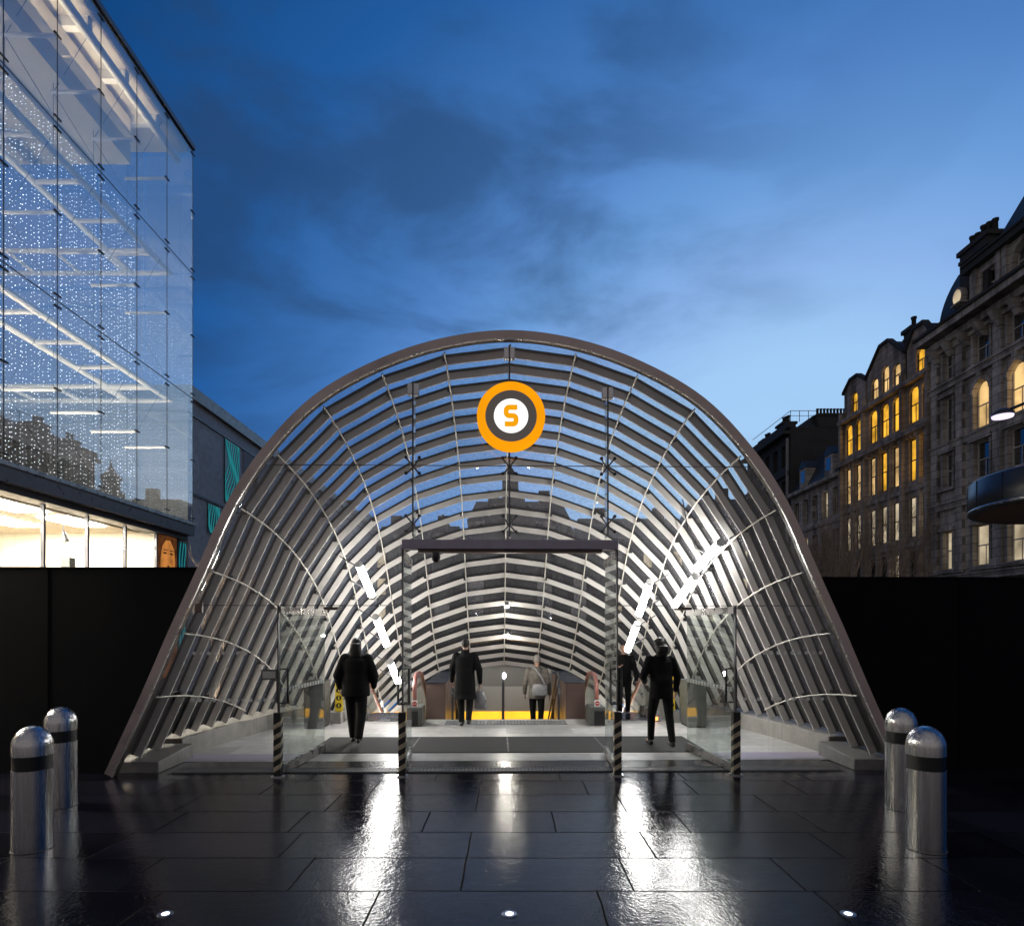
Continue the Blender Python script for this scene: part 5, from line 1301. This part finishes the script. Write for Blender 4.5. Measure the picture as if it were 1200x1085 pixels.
# far block of houses closing the square
rr = random.Random(11)
x = -42
for k, (w, h, lab, mt) in enumerate(((11, 11.5, 'far dark block with two chimneys behind the annex', 'stone_dark'), (13, 14.0, 'tall far block behind the canopy on the store side', 'stone_warm'), (12, 12.0, 'far block straight behind the old pavilion', 'stone_dark'), (13, 15.2, 'tallest far block behind the canopy', 'stone_warm'), (15, 13.0, 'far block behind the canopy next to the sooty building', 'stone_dark'), (17, 15.5, 'widest far block half hidden by the sooty building', 'stone_warm'))):
    t = thing('far_building', (x + w / 2, 84, 0), lab, 'building', 'far buildings closing the square')
    q = MB(); q.box((x + .1, 80, 0), (x + w - .1, 90, h), mt); q.box((x + .05, 79.7, h - .5), (x + w - .05, 79.998, h - .1), mt); q.build('wall', t)
    q = MB(); q.hexa([(x, 79.8, h + .01), (x + w, 79.8, h + .01), (x + w, 90, h + .01), (x, 90, h + .01), (x + 1, 83, h + 3), (x + w - 1, 83, h + 3), (x + w - 1, 87, h + 3), (x + 1, 87, h + 3)], 'slate'); q.build('roof', t)
    for c in (.25, .75):
        q = MB(); q.box((x + w * c - .7, 82, h + .5), (x + w * c + .7, 83, h + 4.2), 'stone_dark'); q.build('chimney', t)
    for i in range(4):
        for j in range(3):
            q = MB(); xx = x + w * (i + .5) / 4; q.box((xx - .5, 79.96, 2.6 + j * 3.4), (xx + .5, 79.99, 4.6 + j * 3.4), 'window_pale' if rr.random() < .3 else 'window_dark'); q.build('window', t)
    x += w + .2

# ------------------------------------------------------------------ bare trees
def tree(x, y, h, seed, label, spread=1.0):
    rr = random.Random(seed); t = thing('bare_tree', (x, y, 0), label, 'tree', 'bare winter trees')
    tr = MB(); tw = MB()
    def grow(q, p, d, l, r, lev):
        n = 4; pts = [p]; rs = [r]; dd = d.copy()
        for i in range(n):
            dd = (dd + Vector((rr.uniform(-.16, .16), rr.uniform(-.16, .16), rr.uniform(-.02, .12)))).normalized(); pts.append(pts[-1] + dd * l / n); rs.append(r * (1 - .45 * (i + 1) / n))
        q.tube(pts, rs, 'bark', 7 if lev < 2 else (5 if lev < 3 else 4), cap=False)
        if lev >= 5: return
        k = {0: 5, 1: 4, 2: 4, 3: 3, 4: 3}[lev]
        for j in range(k):
            f = rr.uniform(.45, 1) if j < k - 1 else 1.0
            b = pts[min(n, int(f * n))]; a = rr.uniform(0, 6.28); tilt = rr.uniform(.25, .75) * spread
            side = Vector((math.cos(a), math.sin(a), 0)); nd = (dd * math.cos(tilt) + side * math.sin(tilt)); nd.z += .15; nd.normalize()
            grow(tw if lev >= 1 else tr, b, nd, l * rr.uniform(.58, .78), max(.0065, rs[min(n, int(f * n))] * .62), lev + 1)
    grow(tr, Vector((x, y, -.05)), Vector((0, 0, 1)), h * .38, .13, 0)
    tr.build('trunk', t, recalc=False); tw.build('crown', t, recalc=False)
for (x, Y, h, sd, lab) in ((1012, 24, 7.4, 3, 'bare tree in front of the amber arched windows'), (962, 27, 7.6, 9, 'bare tree closest to the bronze canopy rim on the street side'), (1060, 30, 7.6, 21, 'bare tree in front of the grand pale stone building')):
    tree((x - CX) * Y / F, Y, h, sd, lab, .9)
tree(-6.6, 14.5, 4.6, 5, 'small bare tree between the face poster and the canopy rim')

# ------------------------------------------------------------------ street lamp and round canopy
lp = thing('street_lamp', (11.5, 13.2, 0), 'street lamp with a glowing violet white disc head', 'street lamp')
q = MB(); q.tube([(11.5, 13.2, 0), (11.5, 13.2, 3.2), (11.5, 13.2, 6.9)], [.11, .09, .06], 'dark_metal', 14); q.build('pole', lp)
c = P(1175, 487, 13.0)
q = MB(); q.tube([(11.5, 13.2, 6.6), (11.1, 13.1, 6.72), (c.x + .18, 13.0, c.z + .14)], .03, 'dark_metal', 8); q.build('arm', lp)
q = MB(); q.lathe([(.20, .0), (.20, .04), (.14, .10), (.05, .14)], c, 'dark_metal', 28); q.build('head', lp)
q = MB(); q.lathe([(.18, -.04), (.19, -.004)], c, 'lamp_led', 28); q.build('lens', lp)
rc = thing('round_canopy', (11.15, 12.0, 0), 'round dark canopy with a timber underside at the frame edge', 'round canopy')
cx_, cy_, zb, r_ = 11.15, 12.0, 4.16, 2.1
q = MB(); q.lathe([(r_ - .02, zb), (r_, zb + .02), (r_, zb + .60), (r_ - .04, zb + .64), (.1, zb + .74)], (cx_, cy_, 0), 'disc_metal', 72); q.build('fascia', rc)
q = MB(); q.lathe([(r_ + .004, zb + .03), (r_ + .014, zb + .035), (r_ + .014, zb + .075), (r_ + .004, zb + .08)], (cx_, cy_, 0), 'rim_edge', 72); q.build('edge_band', rc)
for k in range(18):
    a = 2 * math.pi * (k + .3) / 18; x, y = cx_ + r_ * math.cos(a), cy_ + r_ * math.sin(a); q = MB(); q.bar((x, y, zb + .085), (x, y, zb + .60), .012, .012, 'black', up=(1, 0, 0)); q.build('fascia_joint', rc)
q = MB(); q.lathe([(.25, zb - .02), (r_ - .10, zb - .004)], (cx_, cy_, 0), 'disc_wood', 72); q.build('timber_soffit', rc)
q = MB(); q.lathe([(.16, 0), (.16, zb - .021)], (cx_, cy_, 0), 'dark_metal', 24); q.build('column', rc)

# ------------------------------------------------------------------ dusk sky
w = bpy.data.worlds.new('World'); sc.world = w; w.use_nodes = True
nt = w.node_tree; N = nt.nodes; Lk = nt.links; N.clear()
out = N.new('ShaderNodeOutputWorld'); bg = N.new('ShaderNodeBackground'); Lk.new(bg.outputs[0], out.inputs[0])
tc = N.new('ShaderNodeTexCoord'); nv = N.new('ShaderNodeVectorMath'); nv.operation = 'NORMALIZE'; Lk.new(tc.outputs['Generated'], nv.inputs[0])
sx_ = N.new('ShaderNodeSeparateXYZ'); Lk.new(nv.outputs[0], sx_.inputs[0])
def math_(op, a, b=None):
    n = N.new('ShaderNodeMath'); n.operation = op
    for k, v in enumerate((a, b)):
        if v is None: continue
        if isinstance(v, (int, float)): n.inputs[k].default_value = v
        else: Lk.new(v, n.inputs[k])
    return n.outputs[0]
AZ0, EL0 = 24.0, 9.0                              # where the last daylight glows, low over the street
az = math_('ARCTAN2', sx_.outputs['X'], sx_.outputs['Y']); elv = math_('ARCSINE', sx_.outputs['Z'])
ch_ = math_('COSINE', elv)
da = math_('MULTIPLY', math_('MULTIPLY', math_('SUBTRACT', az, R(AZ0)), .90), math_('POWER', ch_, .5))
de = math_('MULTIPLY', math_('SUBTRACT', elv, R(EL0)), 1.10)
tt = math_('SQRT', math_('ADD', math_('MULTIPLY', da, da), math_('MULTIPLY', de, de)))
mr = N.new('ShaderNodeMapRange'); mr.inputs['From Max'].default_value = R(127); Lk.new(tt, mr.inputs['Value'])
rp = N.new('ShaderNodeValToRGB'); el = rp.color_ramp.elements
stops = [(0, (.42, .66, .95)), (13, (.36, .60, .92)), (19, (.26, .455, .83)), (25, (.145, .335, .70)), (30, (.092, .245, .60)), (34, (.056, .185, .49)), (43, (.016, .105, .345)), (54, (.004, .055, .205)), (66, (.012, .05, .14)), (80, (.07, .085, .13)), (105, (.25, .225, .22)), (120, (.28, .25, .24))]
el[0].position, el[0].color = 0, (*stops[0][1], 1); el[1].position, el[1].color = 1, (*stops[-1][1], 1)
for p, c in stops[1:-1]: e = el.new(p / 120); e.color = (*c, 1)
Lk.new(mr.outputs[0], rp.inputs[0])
# soft drifting cloud
mpn = N.new('ShaderNodeMapping'); mpn.inputs['Scale'].default_value = (1.5, 1.5, 3.6); mpn.inputs['Rotation'].default_value = (0, R(-14), 0); mpn.inputs['Location'].default_value = (1.1, .3, .2); Lk.new(nv.outputs[0], mpn.inputs[0])
cn = N.new('ShaderNodeTexNoise'); cn.inputs['Scale'].default_value = 2.0; cn.inputs['Detail'].default_value = 8; cn.inputs['Roughness'].default_value = .54; cn.inputs['Distortion'].default_value = .35; Lk.new(mpn.outputs[0], cn.inputs['Vector'])
cr = N.new('ShaderNodeMapRange'); cr.interpolation_type = 'SMOOTHSTEP'; cr.inputs['From Min'].default_value = .39; cr.inputs['From Max'].default_value = .60; cr.inputs['To Max'].default_value = .95; Lk.new(cn.outputs['Fac'], cr.inputs['Value'])
cm = N.new('ShaderNodeVectorMath'); cm.operation = 'MULTIPLY_ADD'; cm.inputs[1].default_value = (.36, .40, .42); cm.inputs[2].default_value = (.014, .030, .062); Lk.new(rp.outputs[0], cm.inputs[0])
mx = N.new('ShaderNodeMixRGB'); cl_ = N.new('ShaderNodeMapRange'); cl_.interpolation_type = 'SMOOTHSTEP'; cl_.inputs['From Min'].default_value = R(34); cl_.inputs['From Max'].default_value = R(-2); cl_.inputs['To Min'].default_value = .16; Lk.new(az, cl_.inputs['Value'])
lw_ = N.new('ShaderNodeMapRange'); lw_.interpolation_type = 'SMOOTHSTEP'; lw_.inputs['From Min'].default_value = R(9); lw_.inputs['From Max'].default_value = R(24); lw_.inputs['To Min'].default_value = .2; Lk.new(elv, lw_.inputs['Value'])
cm2 = math_('MULTIPLY', math_('MULTIPLY', cr.outputs[0], cl_.outputs[0]), lw_.outputs[0]); Lk.new(cm2, mx.inputs[0]); Lk.new(rp.outputs[0], mx.inputs[1]); Lk.new(cm.outputs[0], mx.inputs[2])
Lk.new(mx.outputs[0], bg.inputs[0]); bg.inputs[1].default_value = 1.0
# ------------------------------------------------------------------ camera
cam = bpy.data.cameras.new('camera'); co = bpy.data.objects.new('camera', cam); COL.objects.link(co); sc.camera = co
co.location = (0, 0, EYE); co.rotation_euler = (R(90), 0, 0)
cam.sensor_width = 36; cam.sensor_fit = 'HORIZONTAL'; cam.lens = 36 * F / 1200
cam.shift_x = (600 - CX) / 1200; cam.shift_y = (CY - 542.5) / 1200; cam.clip_end = 600; cam.clip_start = .05
sc.view_settings.view_transform = 'Standard'; sc.view_settings.look = 'None'; sc.view_settings.exposure = 0; sc.view_settings.gamma = 1
try:
    sc.cycles.use_denoising = True; sc.cycles.denoiser = 'OPENIMAGEDENOISE'
except Exception: pass
sc.cycles.max_bounces = 10; sc.cycles.transparent_max_bounces = 32; sc.cycles.diffuse_bounces = 4; sc.cycles.glossy_bounces = 4
sc.cycles.sample_clamp_indirect = 6; sc.cycles.caustics_reflective = False; sc.cycles.caustics_refractive = False
